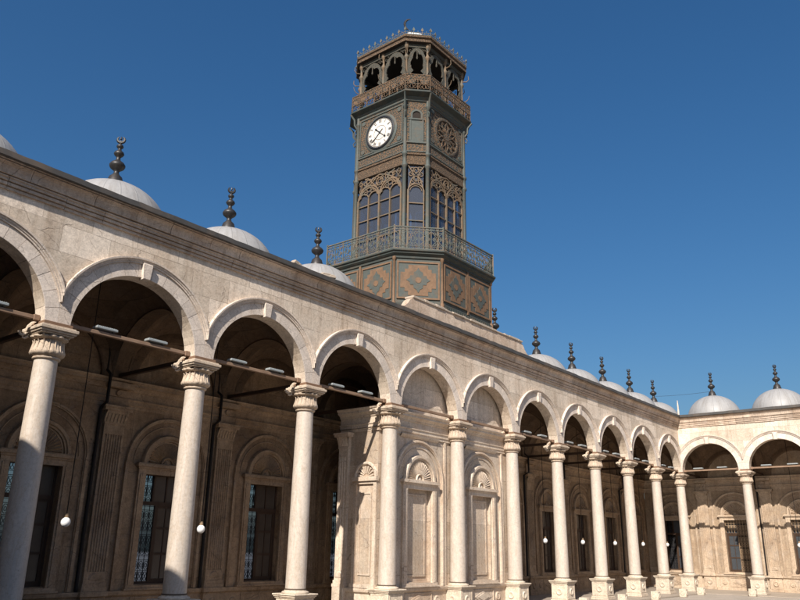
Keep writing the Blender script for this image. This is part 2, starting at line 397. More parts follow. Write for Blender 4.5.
def arcade(root, u0, k0, k1, pitch, u1, dz=0.0):
    """wall on arches: bays k0..k1-1, wall runs from u0 to u1"""
    R = (pitch-.64)/2; top = 10.75
    m = MB(); NA = 28
    zs = 9.1 - R
    def face(w):
        cur = u0
        for k in range(k0, k1):
            c = (k+.5)*pitch
            a, b = c-R, c+R
            m.quad((cur,w,ZW0), (a,w,ZW0), (a,w,zs), (cur,w,zs)) if a > cur else None
            m.quad((cur,w,zs), (a,w,zs), (a,w,top), (cur,w,top)) if a > cur else None
            for i in range(NA):
                t0 = pi - pi*i/NA; t1 = pi - pi*(i+1)/NA
                p0 = (c+R*cos(t0), zs+R*sin(t0)); p1 = (c+R*cos(t1), zs+R*sin(t1))
                m.quad((p0[0],w,p0[1]), (p1[0],w,p1[1]), (p1[0],w,top), (p0[0],w,top))
            cur = b
        m.quad((cur,w,ZW0), (u1,w,ZW0), (u1,w,zs), (cur,w,zs)); m.quad((cur,w,zs), (u1,w,zs), (u1,w,top), (cur,w,top))
    face(WF); face(WB)
    edges = [u0]
    for k in range(k0, k1):
        c = (k+.5)*pitch; edges += [c-R, c+R]
        for s in (-1, 1):
            m.quad((c+s*R,WF,ZW0), (c+s*R,WB,ZW0), (c+s*R,WB,zs), (c+s*R,WF,zs))
        for i in range(NA):
            t0 = pi - pi*i/NA; t1 = pi - pi*(i+1)/NA
            m.quad((c+R*cos(t0),WF,zs+R*sin(t0)), (c+R*cos(t1),WF,zs+R*sin(t1)), (c+R*cos(t1),WB,zs+R*sin(t1)), (c+R*cos(t0),WB,zs+R*sin(t0)))
    edges.append(u1)
    for i in range(0, len(edges), 2):
        m.quad((edges[i],WF,ZW0), (edges[i+1],WF,ZW0), (edges[i+1],WB,ZW0), (edges[i],WB,ZW0))
    m.build('spandrel_wall', M['wall'], root)
    m = MB(); x = u0-.2
    low = [q for q in CORN if q[1] <= 10.5]; high = [q for q in CORN if q[1] >= 10.5]
    for part in (low, high):
        x = u0-.2
        while x < u1+.3:
            L = random.uniform(1.0, 1.75); e = min(x+L, u1+.3); oy = random.uniform(-.007,.007); oz = random.uniform(-.005,.005)
            pr = [(part[0][0]+.12, part[0][1])] + list(part) + [(part[-1][0]+.12, part[-1][1])]
            q = len(pr); vs = [(t, a+oy, b+dz+oz) for t in (x+.006, e-.006) for a, b in pr]
            m.add(vs, [(k, k+1, q+k+1, q+k) for k in range(q-1)] + [tuple(range(q)), tuple(range(2*q-1, q-1, -1))])
            x = e
    m.extrude([(WF-.02,10.25+dz),(WF-.02,10.47+dz),(WF-.08,10.52+dz),(WF-.09,10.7+dz),(WF-.2,10.80+dz)], u0-.2, u1+.3, lambda st, p: (st, p[0], p[1]))
    m.build('cornice', M['cornice'], root)
    m = MB(); m.extrude([(a, b+dz) for a, b in LEAD], u0-.2, u1+.3, lambda st, p: (st, p[0] + .006*sin(st*3.1), p[1] + .012*sin(st*1.7) + .01*sin(st*5.3)))
    # the lead edge is dented: rebuild it in short lengths
    m = MB(); n = int((u1-u0)/.35)
    rr = [random.uniform(-.012,.012) for _ in range(n+1)]
    for i in range(n):
        a = u0 + (u1+.3-u0)*i/n; b = u0 + (u1+.3-u0)*(i+1)/n
        pa = [(x, z+dz+rr[i]*(z > 10.85)) for x, z in LEAD]; pb = [(x, z+dz+rr[i+1]*(z > 10.85)) for x, z in LEAD]
        vs = [(a,x,z) for x, z in pa] + [(b,x,z) for x, z in pb]; q = len(pa)
        m.add(vs, [(j, j+1, q+j+1, q+j) for j in range(q-1)])
    m.build('lead_flashing', M['lead'], root)
    # per bay: voussoirs, hood moulding, keystone, tie beam (built once, shared)
    def vouss():
        m = MB(); nv = 15
        for i in range(nv):
            a0 = pi*i/nv + .003; a1 = pi*(i+1)/nv - .003; p = .006 + .006*random.random()
            m.ring(0, zs, [(R,WF+.02),(R-.001,WF-p+.004),(R+.004,WF-p),(R+.365,WF-p),(R+.37,WF+.02)], a0, a1, 5, lim=pitch/2-.004)
        return m.build('voussoir_ring', M['vouss'], root)
    def hood():
        m = MB(); r0 = R+.37
        th = math.acos(min(1, (pitch/2-.002)/(r0+.03)))
        m.ring(0, zs, [(r0,WF+.01),(r0,WF-.05),(r0+.045,WF-.05),(r0+.05,WF-.075),(r0+.085,WF-.08),(r0+.10,WF-.115),(r0+.145,WF-.12),(r0+.15,WF-.10),(r0+.15,WF+.01)], th, pi-th, 40, lim=pitch/2-.003)
        return m.build('hood_moulding', M['trim'], root, smooth=18)
    def key():
        m = MB(); z0, z1 = 9.05, 9.49
        vs = []
        for (z, h, y) in ((z0,.10,WF-.09),(z0+.02,.102,WF-.105),(z1-.03,.135,WF-.12),(z1,.135,WF-.11)):
            vs += [(-h,y,z),(h,y,z),(h,WF+.1,z),(-h,WF+.1,z)]
        fs = [(0,3,2,1),(12,13,14,15)]
        for i in range(3):
            for j in range(4):
                a = i*4+j; b = i*4+(j+1) % 4; fs.append((a, b, b+4, a+4))
        m.add(vs, fs); return m.build('keystone', M['vouss'], root)
    def tie():
        m = MB(); m.bbox(-pitch/2+.34, pitch/2-.34, -.055, .055, 7.37, 7.465, .008)
        for s in (-1, 1): m.bbox(s*(pitch/2-.42)-.07, s*(pitch/2-.42)+.07, -.085, .085, 7.345, 7.485, .008)
        return m.build('tie_beam', M['tie'], root)
    for fn in (vouss, hood, key, tie):
        o = fn(); first = True
        for k in range(k0, k1):
            c = o if first else share(o, root); c.location = ((k+.5)*pitch, 0, 0); first = False

front = empty('arcade_wall', (0,0,0), 0, 'long pale stone arcade wall with round arches running below the clock tower', 'arcade wall')
arcade(front, -8.7, -2, 10, P, 42.739)
right = empty('arcade_wall', (43,0,0), -pi/2, 'short sunlit arcade wall closing the courtyard on the right', 'arcade wall')
arcade(right, -.21, 0, 4, PR, 4*PR+.3, .004)

# ------------------------------------------------------------------ columns
def make_column():
    root = empty('column')
    m = MB()
    m.bbox(-.47,.47,-.47,.47,0,.10,.012); m.bbox(-.44,.44,-.44,.44,.10,.17,.012)
    m.bbox(-.40,.40,-.40,.40,.17,.86,.012)
    m.bbox(-.43,.43,-.43,.43,.86,.90,.008); m.bbox(-.46,.46,-.46,.46,.90,.945,.01); m.bbox(-.49,.49,-.49,.49,.945,.99,.012)
    for r in range(4):     # raised panel frame and roundel on each side
        s = len(m.v)
        for a, b, c, d in ((-.33,.33,.21,.235),(-.33,.33,.80,.825),(-.33,-.305,.235,.80),(.305,.33,.235,.80)): m.box(a,b,-.412,-.39,c,d)
        prof = [(.0,-.425),(.07,-.425),(.10,-.445),(.13,-.445),(.155,-.42),(.16,-.39)]
        vs = []; n = 20
        for (q, y) in prof:
            for k in range(n): vs.append((q*cos(2*pi*k/n), y, .515+q*sin(2*pi*k/n)))
        m.add(vs, [(i*n+k, i*n+(k+1) % n, (i+1)*n+(k+1) % n, (i+1)*n+k) for i in range(len(prof)-1) for k in range(n)])
        m.xf(Matrix.Rotation(r*pi/2, 4, 'Z'), s)
    m.build('pedestal', M['pedestal'], root)
    m = MB(); m.lathe([(.40,.99),(.41,1.0),(.41,1.03),(.385,1.05),(.345,1.06),(.33,1.075),(.33,1.09)], 32); m.build('base_moulding', M['pedestal'], root, smooth=40)
    m = MB(); m.lathe([(.318,1.085),(.325,1.09),(.325,1.125),(.318,1.13)], 32); m.build('iron_collar', M['collar'], root, smooth=40)
    m = MB()
    pr = []
    for i in range(25):
        t = i/24; pr.append((.308 - .043*t**1.4, 1.125 + (6.47-1.125)*t))
    m.lathe(pr, 40); m.build('shaft', M['column'], root, smooth=40)
    m = MB()
    m.lathe([(.262,6.44),(.30,6.455),(.315,6.475),(.315,6.495),(.30,6.515),(.275,6.525)], 32)
    leaf = lambda a, z: 1 + .06*abs(sin(a*8))*(1 if z < 6.84 else .4)
    m.lathe([(.28,6.52),(.335,6.545),(.372,6.58),(.382,6.615),(.375,6.65),(.352,6.70),(.335,6.76),(.312,6.83),(.285,6.90),(.265,6.95)], 64, mod=leaf)
    for k in range(16):      # upright leaf ribs with curled tips
        a = 2*pi*k/16
        pts = [(r*cos(a), r*sin(a), z) for r, z in ((.375,6.62),(.362,6.70),(.345,6.79),(.338,6.85),(.352,6.89),(.366,6.885))]
        m.tube(pts, .022, 5, r2=.014)
    sc = lambda a, z: 1 + .13*abs(sin(a*6))
    m.lathe([(.28,6.93),(.345,6.945),(.38,6.965),(.385,6.99),(.36,7.015),(.31,7.03)], 72, mod=sc)
    for k in range(4):       # corner volutes
        a = pi/4 + k*pi/2
        pts = [((.30+.10*t)*cos(a), (.30+.10*t)*sin(a), 6.93+.13*t) for t in (0,.4,.8,1)]
        pts += [((.41+.05*cos(b))*cos(a), (.41+.05*cos(b))*sin(a), 7.02+.045*sin(b)) for b in (1.3,.4,-.5,-1.5,-2.4)]
        m.tube(pts, .035, 6, r2=.02)
    m.build('capital', M['capital'], root, smooth=45)
    m = MB(); m.bbox(-.40,.40,-.40,.40,7.03,7.07,.01); m.bbox(-.44,.44,-.44,.44,7.07,7.12,.012); m.bbox(-.475,.475,-.475,.475,7.12,7.20,.012); m.bbox(-.42,.42,-.42,.42,7.20,7.24,.008)
    m.build('abacus', M['capital'], root)
    m = MB(); m.bbox(-.36,.36,-.345,.345,7.24,7.335,.006); m.build('bearing_plate', M['abacus'], root)
    # scrolled bracket on the inner side that holds the cross tie
    m = MB()
    pts = [(-.36+.02*cos(b), .30+.0*b, 7.30) for b in (0,)]
    m.tube([(-.28,.20,7.36),(-.36,.24,7.33),(-.42,.26,7.25),(-.45,.28,7.15),(-.52,.31,7.10)], .05, 6, r2=.045)
    m.tube([(-.44,.27,7.08),(-.52,.31,7.02),(-.57,.33,7.05),(-.60,.34,7.12)], .05, 6, r2=.03)
    m.tube([(-.40,.25,7.0),(-.47,.28,6.95),(-.52,.30,6.97)], .04, 6, r2=.025)
    m.build('scroll_bracket', M['capital'], root, smooth=60)
    return root
CL = {
 -2: 'column standing against the shadowed left corner of the long arcade',
 -1: 'column beyond the left edge of the long arcade view',
 0: 'leftmost marble column, shaded grey along most of its shaft',
 1: 'marble column second from the left with a blue shadow at its foot',
 2: 'marble column between the open lattice window and the tower screen wall',
 3: 'marble column at the left corner of the screen wall, beside its narrow niche',
 4: 'marble column standing between the two tall blind niches',
 5: 'marble column at the right end of the blind niches, next to a dark arch',
 6: 'first free marble column to the right of the blind niches',
 7: 'second free marble column to the right of the blind niches',
 8: 'third free marble column to the right of the blind niches',
 9: 'next to last column of the long arcade before the inner corner',
 10: 'corner column where the long arcade meets the sunlit short arcade'}
RL = {1: 'brightly sunlit column of the short arcade, right of the corner column', 2: 'second column of the short arcade beyond the right picture edge',
      3: 'third column of the short arcade past the picture edge', 4: 'end column of the short arcade farthest from the corner'}
col0 = make_column(); CG = 'marble columns of the courtyard arcades'
first = True
def place_col(x, y, lab):
    global first
    o = col0 if first else copy_tree(col0); first = False
    o.location = (x, y, 0); tag(o, lab, 'column', CG)
for k in range(-2, 11): place_col(P*k, 0, CL[k])
for j in range(1, 5): place_col(43, -PR*j, RL[j])

# ------------------------------------------------------------------ floodlights lying on the tie beams
def make_flood():
    root = empty('floodlight')
    m = MB(); m.bbox(-.30,.30,-.11,.11,.04,.105,.012)
    for k in range(11): m.box(-.27+.05*k,-.255+.05*k,-.10,.10,.105,.118)
    m.build('housing', M['lamp'], root)
    m = MB(); m.tube([(-.2,0,.0),(-.2,0,.05)], .02, 6); m.tube([(.2,0,.0),(.2,0,.05)], .02, 6); m.box(-.24,.24,-.04,.04,0,.012); m.build('bracket', M['iron'], root)
    return root
fl0 = make_flood(); firstf = True
BAY = {-1:'the cropped leftmost arch',0:'the first full arch from the left',1:'the second full arch from the left',2:'the third arch, beside the blind arches',
       5:'the first open arch right of the blind ones',6:'the second open arch right of the blind ones',7:'the third open arch right of the blind ones',8:'the fourth open arch right of the blind ones',9:'the last arch before the inner corner'}
def place_flood(p, rz, lab):
    global firstf
    o = fl0 if firstf else copy_tree(fl0); firstf = False
    o.location = p; o.rotation_euler = (0,0,rz); tag(o, lab, 'floodlight', 'floodlights on the tie beams')
for k in (-1,0,1,2,5,6,7,8,9):
    for s, nm in ((-.76,'left'),(.74,'right')):
        place_flood(((k+.5)*P+s, 0, 7.475), 0, f'{nm} floodlight on the tie beam of {BAY[k]}')
for j in range(2):
    for s, nm in ((-.8,'left'),(.7,'right')):
        place_flood((43, -(j+.5)*PR - s, 7.475), -pi/2, f'{nm} floodlight on the tie beam of the {("first","second")[j]} arch right of the corner')

# ================================================================== gallery rear walls
YB = 4.12                      # plane of the rear wall
def wall_bays(root, us, blind, y0, mat, trim, ends, pil_us, halfs=None, z_top=11.0, thick=.5, windows=True, win_kind=0):
    """rear wall with tall arched bays at the centres us"""
    W2 = .77; Z0, Z1 = 1.15, 4.5
    m = MB(); cur = ends[0]
    for u in us:
        a, b = u-W2, u+W2
        m.quad((cur,y0,0),(a,y0,0),(a,y0,z_top),(cur,y0,z_top))
        m.quad((a,y0,0),(b,y0,0),(b,y0,Z0),(a,y0,Z0)); m.quad((a,y0,Z1),(b,y0,Z1),(b,y0,z_top),(a,y0,z_top))
        dp = .16 if blind else thick
        m.quad((a,y0,Z0),(a,y0+dp,Z0),(a,y0+dp,Z1),(a,y0,Z1)); m.quad((b,y0,Z0),(b,y0+dp,Z0),(b,y0+dp,Z1),(b,y0,Z1))
        m.quad((a,y0,Z0),(b,y0,Z0),(b,y0+dp,Z0),(a,y0+dp,Z0)); m.quad((a,y0,Z1),(b,y0,Z1),(b,y0+dp,Z1),(a,y0+dp,Z1))
        if blind: m.quad((a,y0+dp,Z0),(b,y0+dp,Z0),(b,y0+dp,Z1),(a,y0+dp,Z1))
        cur = b
    m.quad((cur,y0,0),(ends[1],y0,0),(ends[1],y0,z_top),(cur,y0,z_top))
    if not blind:               # outer skin so that the wall has a body
        cur = ends[0]; y1 = y0+thick
        for u in us:
            a, b = u-W2, u+W2
            m.quad((cur,y1,0),(a,y1,0),(a,y1,z_top),(cur,y1,z_top)); m.quad((a,y1,0),(b,y1,0),(b,y1,Z0),(a,y1,Z0)); m.quad((a,y1,Z1),(b,y1,Z1),(b,y1,z_top),(a,y1,z_top)); cur = b
        m.quad((cur,y1,0),(ends[1],y1,0),(ends[1],y1,z_top),(cur,y1,z_top))
    m.build('wall_face', mat, root)

def arch_frame(root, trim, loc, y0, blind):
    """big blind arch, window surround, lunette with a carved fan; parts of the wall"""
    zc = 4.76
    m = MB()
    pr = lambda r, w, p: [(r, y0+.01), (r, y0-p*.6), (r+w*.25, y0-p*.6), (r+w*.35, y0-p), (r+w*.8, y0-p), (r+w, y0-p*.5), (r+w, y0+.01)]
    m.ring(0, zc, pr(1.40,.13,.09), 0, pi, 36); m.ring(0, zc, pr(1.22,.03,.03), 0, pi, 32)
    for s in (-1, 1):
        x0, x1 = (1.40, 1.53) if s > 0 else (-1.53, -1.40)
        m.box(x0, x1, y0-.055, y0+.01, .99, zc); m.box((x0+.03) if s > 0 else x0+.0, x1 if s > 0 else x1-.03, y0-.088, y0-.05, .99, zc)
    a = m.build('blind_arch', trim, root, smooth=35, loc=loc)
    m = MB()
    m.ring(0, zc+.02, pr(.76,.20,.13), 0, pi, 28)
    m.plate([(.96*cos(pi*i/20), zc+.9*sin(pi*i/20)) for i in range(21)], y0-.004, y0+.05)
    b = m.build('lunette_ring', trim, root, smooth=35, loc=loc)
    m = MB(); n = 19
    for i in range(n):
        t0 = pi*(i+.5)/n
        d = (cos(t0), sin(t0)); q = (-sin(t0), cos(t0)); w0, w1 = .022, .052
        P0 = (.26*d[0], .26*d[1]); P1 = (.68*d[0], .68*d[1])
        vs = [(P0[0]-q[0]*w0, y0-.005, zc+.03+P0[1]-q[1]*w0), (P0[0], y0-.05, zc+.03+P0[1]), (P0[0]+q[0]*w0, y0-.005, zc+.03+P0[1]+q[1]*w0),
              (P1[0]-q[0]*w1, y0-.005, zc+.03+P1[1]-q[1]*w1), (P1[0], y0-.085, zc+.03+P1[1]), (P1[0]+q[0]*w1, y0-.005, zc+.03+P1[1]+q[1]*w1)]
        m.add(vs, [(0,1,4,3),(1,2,5,4),(3,4,5),(0,2,1)])
    m.ring(0, zc+.03, [(.18,y0),(.18,y0-.06),(.21,y0-.09),(.24,y0-.06),(.24,y0)], 0, pi, 18)
    m.ring(0, zc+.03, [(.69,y0),(.69,y0-.03),(.72,y0-.04),(.75,y0-.02),(.75,y0)], 0, pi, 24)
    m.ring(0, zc+.03, [(0,y0-.07),(.07,y0-.06),(.12,y0-.03),(.13,y0)], 0, pi, 12)
    c = m.build('carved_fan', trim, root, smooth=30, loc=loc)
    m = MB()                    # surround: jambs, lintel with cornice, sill
    for s in (-1, 1):
        x = sorted((s*.77, s*1.04)); m.box(x[0], x[1], y0-.09, y0+.02, 1.12, 4.44); x = sorted((s*.84, s*.98)); m.box(x[0], x[1], y0-.115, y0-.085, 1.13, 4.43)
    m.box(-1.04,1.04,y0-.09,y0+.02,4.44,4.60); m.box(-1.08,1.08,y0-.13,y0+.02,4.60,4.66); m.box(-1.14,1.14,y0-.19,y0+.02,4.66,4.75); m.box(-1.10,1.10,y0-.15,y0+.02,4.75,4.785)
    m.box(-1.06,1.06,y0-.12,y0+.02,1.03,1.12); m.box(-1.12,1.12,y0-.17,y0+.02,.985,1.03)
    d = m.build('window_surround', trim, root, loc=loc)
    out = [a, b, c, d]
    if blind:
        m = MB(); y = y0+.16
        for (x0,x1,z0,z1) in ((-.60,.60,1.33,1.40),(-.60,.60,4.20,4.27),(-.60,-.53,1.40,4.20),(.53,.60,1.40,4.20)): m.box(x0,x1,y-.035,y+.01,z0,z1)
        m.box(-.53,.53,y-.012,y+.01,1.40,4.20)
        out.append(m.build('sunk_panel', M['screen'], root, loc=loc))
    return out

def pilaster(root, mat, loc, y1, half=.345, flutes=7, z0=.99, thick=.14):
    m = MB(); y0 = y1-thick+.02   # front plane
    zt, zb = 5.82, z0+.22
    # fluted shaft: a profile across the width
    xs = []; w = 2*half-.10; step = w/flutes
    prof = [(-half, y1), (-half, y0)]
    for i in range(flutes):
        a = -w/2+i*step
        prof += [(a+step*.12, y0), (a+step*.3, y0+.03), (a+step*.5, y0+.038), (a+step*.7, y0+.03), (a+step*.88, y0)]
    prof += [(half, y0), (half, y1)]
    m.extrude(prof, zb+.32, zt-.30, lambda st, p: (p[0], p[1], st))
    m.box(-half, half, y0, y1, zb, zb+.32); m.box(-half, half, y0, y1, zt-.30, zt)
    m.ring(0, zb+.10, [(0,y0-.02),(.16,y0-.03),(.2,y0)], 0, pi, 14)
    m.box(-half-.03,half+.03,y0-.03,y1,z0+.10,zb); m.box(-half-.06,half+.06,y0-.06,y1,z0,z0+.10)
    # capital
    m.box(-half-.02,half+.02,y0-.025,y1,zt,zt+.06)
    m.extrude([(y0-.01,zt+.06),(y0-.03,zt+.16),(y0-.08,zt+.30),(y0-.13,zt+.38),(y0-.13,zt+.42)], -half-.03, half+.03, lambda st, p: (st, p[0], p[1]))
    m.box(-half-.03,half+.03,y0-.005,y1,zt+.06,zt+.42); m.box(-half-.12,half+.12,y0-.16,y1,zt+.42,zt+.50); m.box(-half-.15,half+.15,y0-.19,y1,zt+.50,zt+.57)
    for i in range(6):
        x = -half+.05+i*(2*half-.1)/5; m.tube([(x,y0-.02,zt+.08),(x,y0-.045,zt+.2),(x,y0-.10,zt+.33)], .022, 5)
    return m.build('pilaster', mat, root, loc=loc)

def entab(root, mat, y, u0, u1, ress, dz=0.0):
    pr = [(y+.2,6.40),(y-.02,6.40),(y-.02,6.50),(y-.05,6.52),(y-.05,6.63),(y-.085,6.66),(y-.085,6.69),(y-.02,6.70),(y-.02,6.93),(y-.06,6.95),(y-.07,7.0),(y-.15,7.08),(y-.20,7.09),(y-.20,7.16),(y-.25,7.2),(y-.27,7.25),(y+.2,7.26)]
    m = MB(); m.extrude([(a, b+dz) for a, b in pr], u0, u1, lambda st, p: (st, p[0], p[1]))
    for u in ress:
        m.bbox(u-.36,u+.36,y-.12,y+.02,6.405,6.69,.006); m.bbox(u-.32,u+.32,y-.10,y+.02,6.70,6.935,.006)
        m.bbox(u-.42,u+.42,y-.30,y+.02,6.955,7.14,.01)
        m.lathe([(.0,.03),(.05,.03),(.08,.045),(.105,0)], 14)
        s = len(m.v) - 14*4
        m.xf(Matrix.Translation((u, y-.11, 6.815)) @ Matrix.Rotation(pi/2, 4, 'X'), s)
    return m.build('entablature', mat, root)

def dado(root, mat, y, centers, u0, u1, pil):
    m = MB()
    m.extrude([(y-.06,0),(y-.06,.16),(y-.02,.19),(y-.02,.80),(y-.05,.83),(y-.10,.86),(y-.12,.93),(y-.12,.975),(y,.985)], u0, u1, lambda st, p: (st, p[0], p[1]))
    for u in centers:
        yy = y-.02
        m.plate([(u-.62,.495),(u,.27),(u+.62,.495),(u,.72)], yy-.025, yy+.01); m.plate([(u-.40,.495),(u,.35),(u+.40,.495),(u,.64)], yy-.05, yy-.02)
        for (x0,x1,z0,z1) in ((u-.80,u+.80,.21,.245),(u-.80,u+.80,.745,.78),(u-.80,u-.765,.245,.745),(u+.765,u+.80,.245,.745)): m.box(x0,x1,yy-.03,yy+.01,z0,z1)
        for s in (-1,1):
            st = len(m.v); m.lathe([(.0,.045),(.06,.045),(.085,.03),(.12,.05),(.15,.045),(.17,0)], 18); m.xf(Matrix.Translation((u+s*1.13, yy, .495)) @ Matrix.Rotation(pi/2, 4, 'X'), st)
    for u in pil:
        m.bbox(u-.42,u+.42,y-.19,y,.0,.16,.01); m.bbox(u-.38,u+.38,y-.16,y,.16,.84,.01); m.bbox(u-.44,u+.44,y-.24,y,.845,.99,.012)
        st = len(m.v); m.lathe([(.0,.03),(.08,.03),(.12,.06),(.16,.05),(.18,0)], 18); m.xf(Matrix.Translation((u, y-.158, .5)) @ Matrix.Rotation(pi/2, 4, 'X'), st)
    return m.build('dado', mat, root)

def make_window(root, loc, y0, mirror, glassmat):
    """casement with one leaf standing open on a wrought grille; grille on the outer face"""
    w = empty('window'); w.parent = root; w.location = loc
    sgn = -1 if mirror else 1
    X = lambda a, b: sorted((sgn*a, sgn*b))
    yi = y0+.20
    m = MB()
    def bar(a, b, z0, z1, y=0.0, t=.06): x = X(a, b); m.box(x[0], x[1], yi+y, yi+y+t, z0, z1)
    for a, b in ((-.77,-.70),(.70,.77)): bar(a, b, 1.15, 4.5, 0, .09)
    bar(-.70,.70,4.43,4.5,0,.09); bar(-.70,.70,1.15,1.22,0,.09); bar(-.70,.70,3.50,3.62,-.01,.10)
    bar(-.26,-.20,3.62,4.43,0,.07); bar(.22,.27,3.62,4.43,0,.07)
    bar(-.12,-.06,1.22,3.5,0,.08)
    for a, b in ((-.06,.01),(.63,.70)): bar(a, b, 1.22, 3.5, .01)
    for z in (1.22,2.0,2.78): bar(.01,.63,z,z+.07,.012,.05)
    bar(.01,.63,3.43,3.5,.012,.05); bar(.305,.335,1.29,3.43,.015,.04)
    m.build('casement_frame', M['wood'], w)
    m = MB(); x = X(.01,.63); m.box(x[0],x[1],yi+.035,yi+.04,1.29,3.43); x = X(-.20,.22); m.box(x[0],x[1],yi+.03,yi+.035,3.62,4.43); x = X(.27,.70); m.box(x[0],x[1],yi+.03,yi+.035,3.62,4.43)
    m.build('panes', glassmat, w)
    # grille
    m = MB(); yg = y0+(.13 if mirror else .40); r = .014 if mirror else .012
    for i in range(9):
        xx = -.74+i*.185; m.tube([(xx,yg,1.16 if (not mirror or xx > -.02) else 3.62),(xx,yg,4.49)], r, 4)
    z = 1.2; j = 0
    while z < 4.45:
        part = mirror and z < 3.5
        m.tube([(.0 if part else -.76,yg,z),(.76,yg,z)], r, 4)
        if j % 3 == 2: z += .12
        else:
            for i in range(8):
                cx = -.74+(i+.5)*.185; cz = z+.16
                if part and cx < 0: continue
                m.tube([(cx+.075*cos(a)*(1), yg, cz+.13*sin(a)) for a in [2*pi*q/10 for q in range(10)]], r*.9, 4, closed=True)
                if j % 2 == 0:
                    m.tube([(cx-.09,yg,cz-.15),(cx,yg,cz),(cx+.09,yg,cz+.15)], r*.8, 4); m.tube([(cx+.09,yg,cz-.15),(cx,yg,cz),(cx-.09,yg,cz+.15)], r*.8, 4)
                else:
                    m.tube([(cx+.035*cos(a), yg, cz+.06*sin(a)) for a in [2*pi*q/8 for q in range(8)]], r*.9, 4, closed=True)
            z += .32
        j += 1
    m.build('grille', M['bronze'] if mirror else M['iron'], w)
    m = MB(); m.box(-.76,.76,y0+.46,y0+.466,1.16,4.49); m.build('sky_tint_pane', M['skytint'], w)  # added pane behind the grille, tints the sky seen through it bluish
    return w

def pipe(root, u, y):
    m = MB(); m.tube([(u,y,.99),(u,y,6.3),(u,y-.30,6.45),(u,y-.30,7.3),(u,y-.05,7.5),(u,y-.02,9.6)], .05, 8); return m.build('drain_pipe', M['pipe'], root, smooth=40)

gw = empty('gallery_wall', (0,0,0), 0, 'brown stone rear wall of the long gallery with fluted pilasters and latticed windows', 'gallery wall')
cs = [(k+.5)*P for k in range(-2, 11)]; ps = [k*P+.05 for k in range(-2, 11)]
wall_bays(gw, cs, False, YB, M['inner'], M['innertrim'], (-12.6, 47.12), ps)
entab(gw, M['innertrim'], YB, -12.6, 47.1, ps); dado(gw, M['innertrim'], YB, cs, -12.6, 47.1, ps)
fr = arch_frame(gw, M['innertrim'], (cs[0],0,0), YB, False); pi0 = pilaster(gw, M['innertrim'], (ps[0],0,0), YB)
w0 = make_window(gw, (cs[0],0,0), YB, False, M['pane']); pp = pipe(gw, 0, YB-.06); pp.location = (ps[0]-.50,0,0)
for c in cs[1:]:
    for o in fr: share(o, gw, (c,0,0))
    share(w0, gw, (c,0,0))
for q in ps[1:]:
    share(pi0, gw, (q,0,0)); share(pp, gw, (q-.50,0,0))

rw = empty('gallery_wall', (43,0,0), -pi/2, 'partly sunlit rear wall of the short gallery on the right with bronze grilles', 'gallery wall')
cr = [(j+.5)*PR for j in range(-1, 4)]; cr[0] = -2.05; prr = [j*PR for j in range(0, 5)]
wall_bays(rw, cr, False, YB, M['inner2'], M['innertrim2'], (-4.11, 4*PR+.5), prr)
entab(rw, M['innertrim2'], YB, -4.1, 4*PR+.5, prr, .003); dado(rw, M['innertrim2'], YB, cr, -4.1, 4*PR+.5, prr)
M['pane2'] = plain('grey_pane', (.055,.06,.066), .12, var=.3, scale=2)
w1 = make_window(rw, (cr[0],0,0), YB, False, M['pane2'])
w2 = make_window(rw, (cr[1],0,0), YB, True, M['pane2'])
for i, c in enumerate(cr):
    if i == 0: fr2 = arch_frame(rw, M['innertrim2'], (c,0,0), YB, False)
    else:
        for o in fr2: share(o, rw, (c,0,0))
    if i > 1: share(w2, rw, (c,0,0))
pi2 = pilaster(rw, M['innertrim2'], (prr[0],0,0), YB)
for q in prr[1:]: share(pi2, rw, (q,0,0))
for c in prr[1:]: share(pp, rw, (c-.5,0,0))
# the hall behind the short gallery, into which its windows look
m = MB(); x0, x1 = 47.62, 51.5
m.quad((x1,-18,0),(x1,4.7,0),(x1,4.7,6),(x1,-18,6)); m.quad((x0,-18,6),(x1,-18,6),(x1,4.7,6),(x0,4.7,6)); m.quad((x0,4.7,0),(x1,4.7,0),(x1,4.7,6),(x0,4.7,6)); m.quad((x0,-18,0),(x1,-18,0),(x1,-18,6),(x0,-18,6))
m.build('rear_hall', M['vault'], rw).matrix_parent_inverse = Matrix.Identity(4)
bpy.data.objects['rear_hall'].matrix_basis = Matrix.Rotation(pi/2, 4, 'Z') @ Matrix.Translation((-43,0,0))

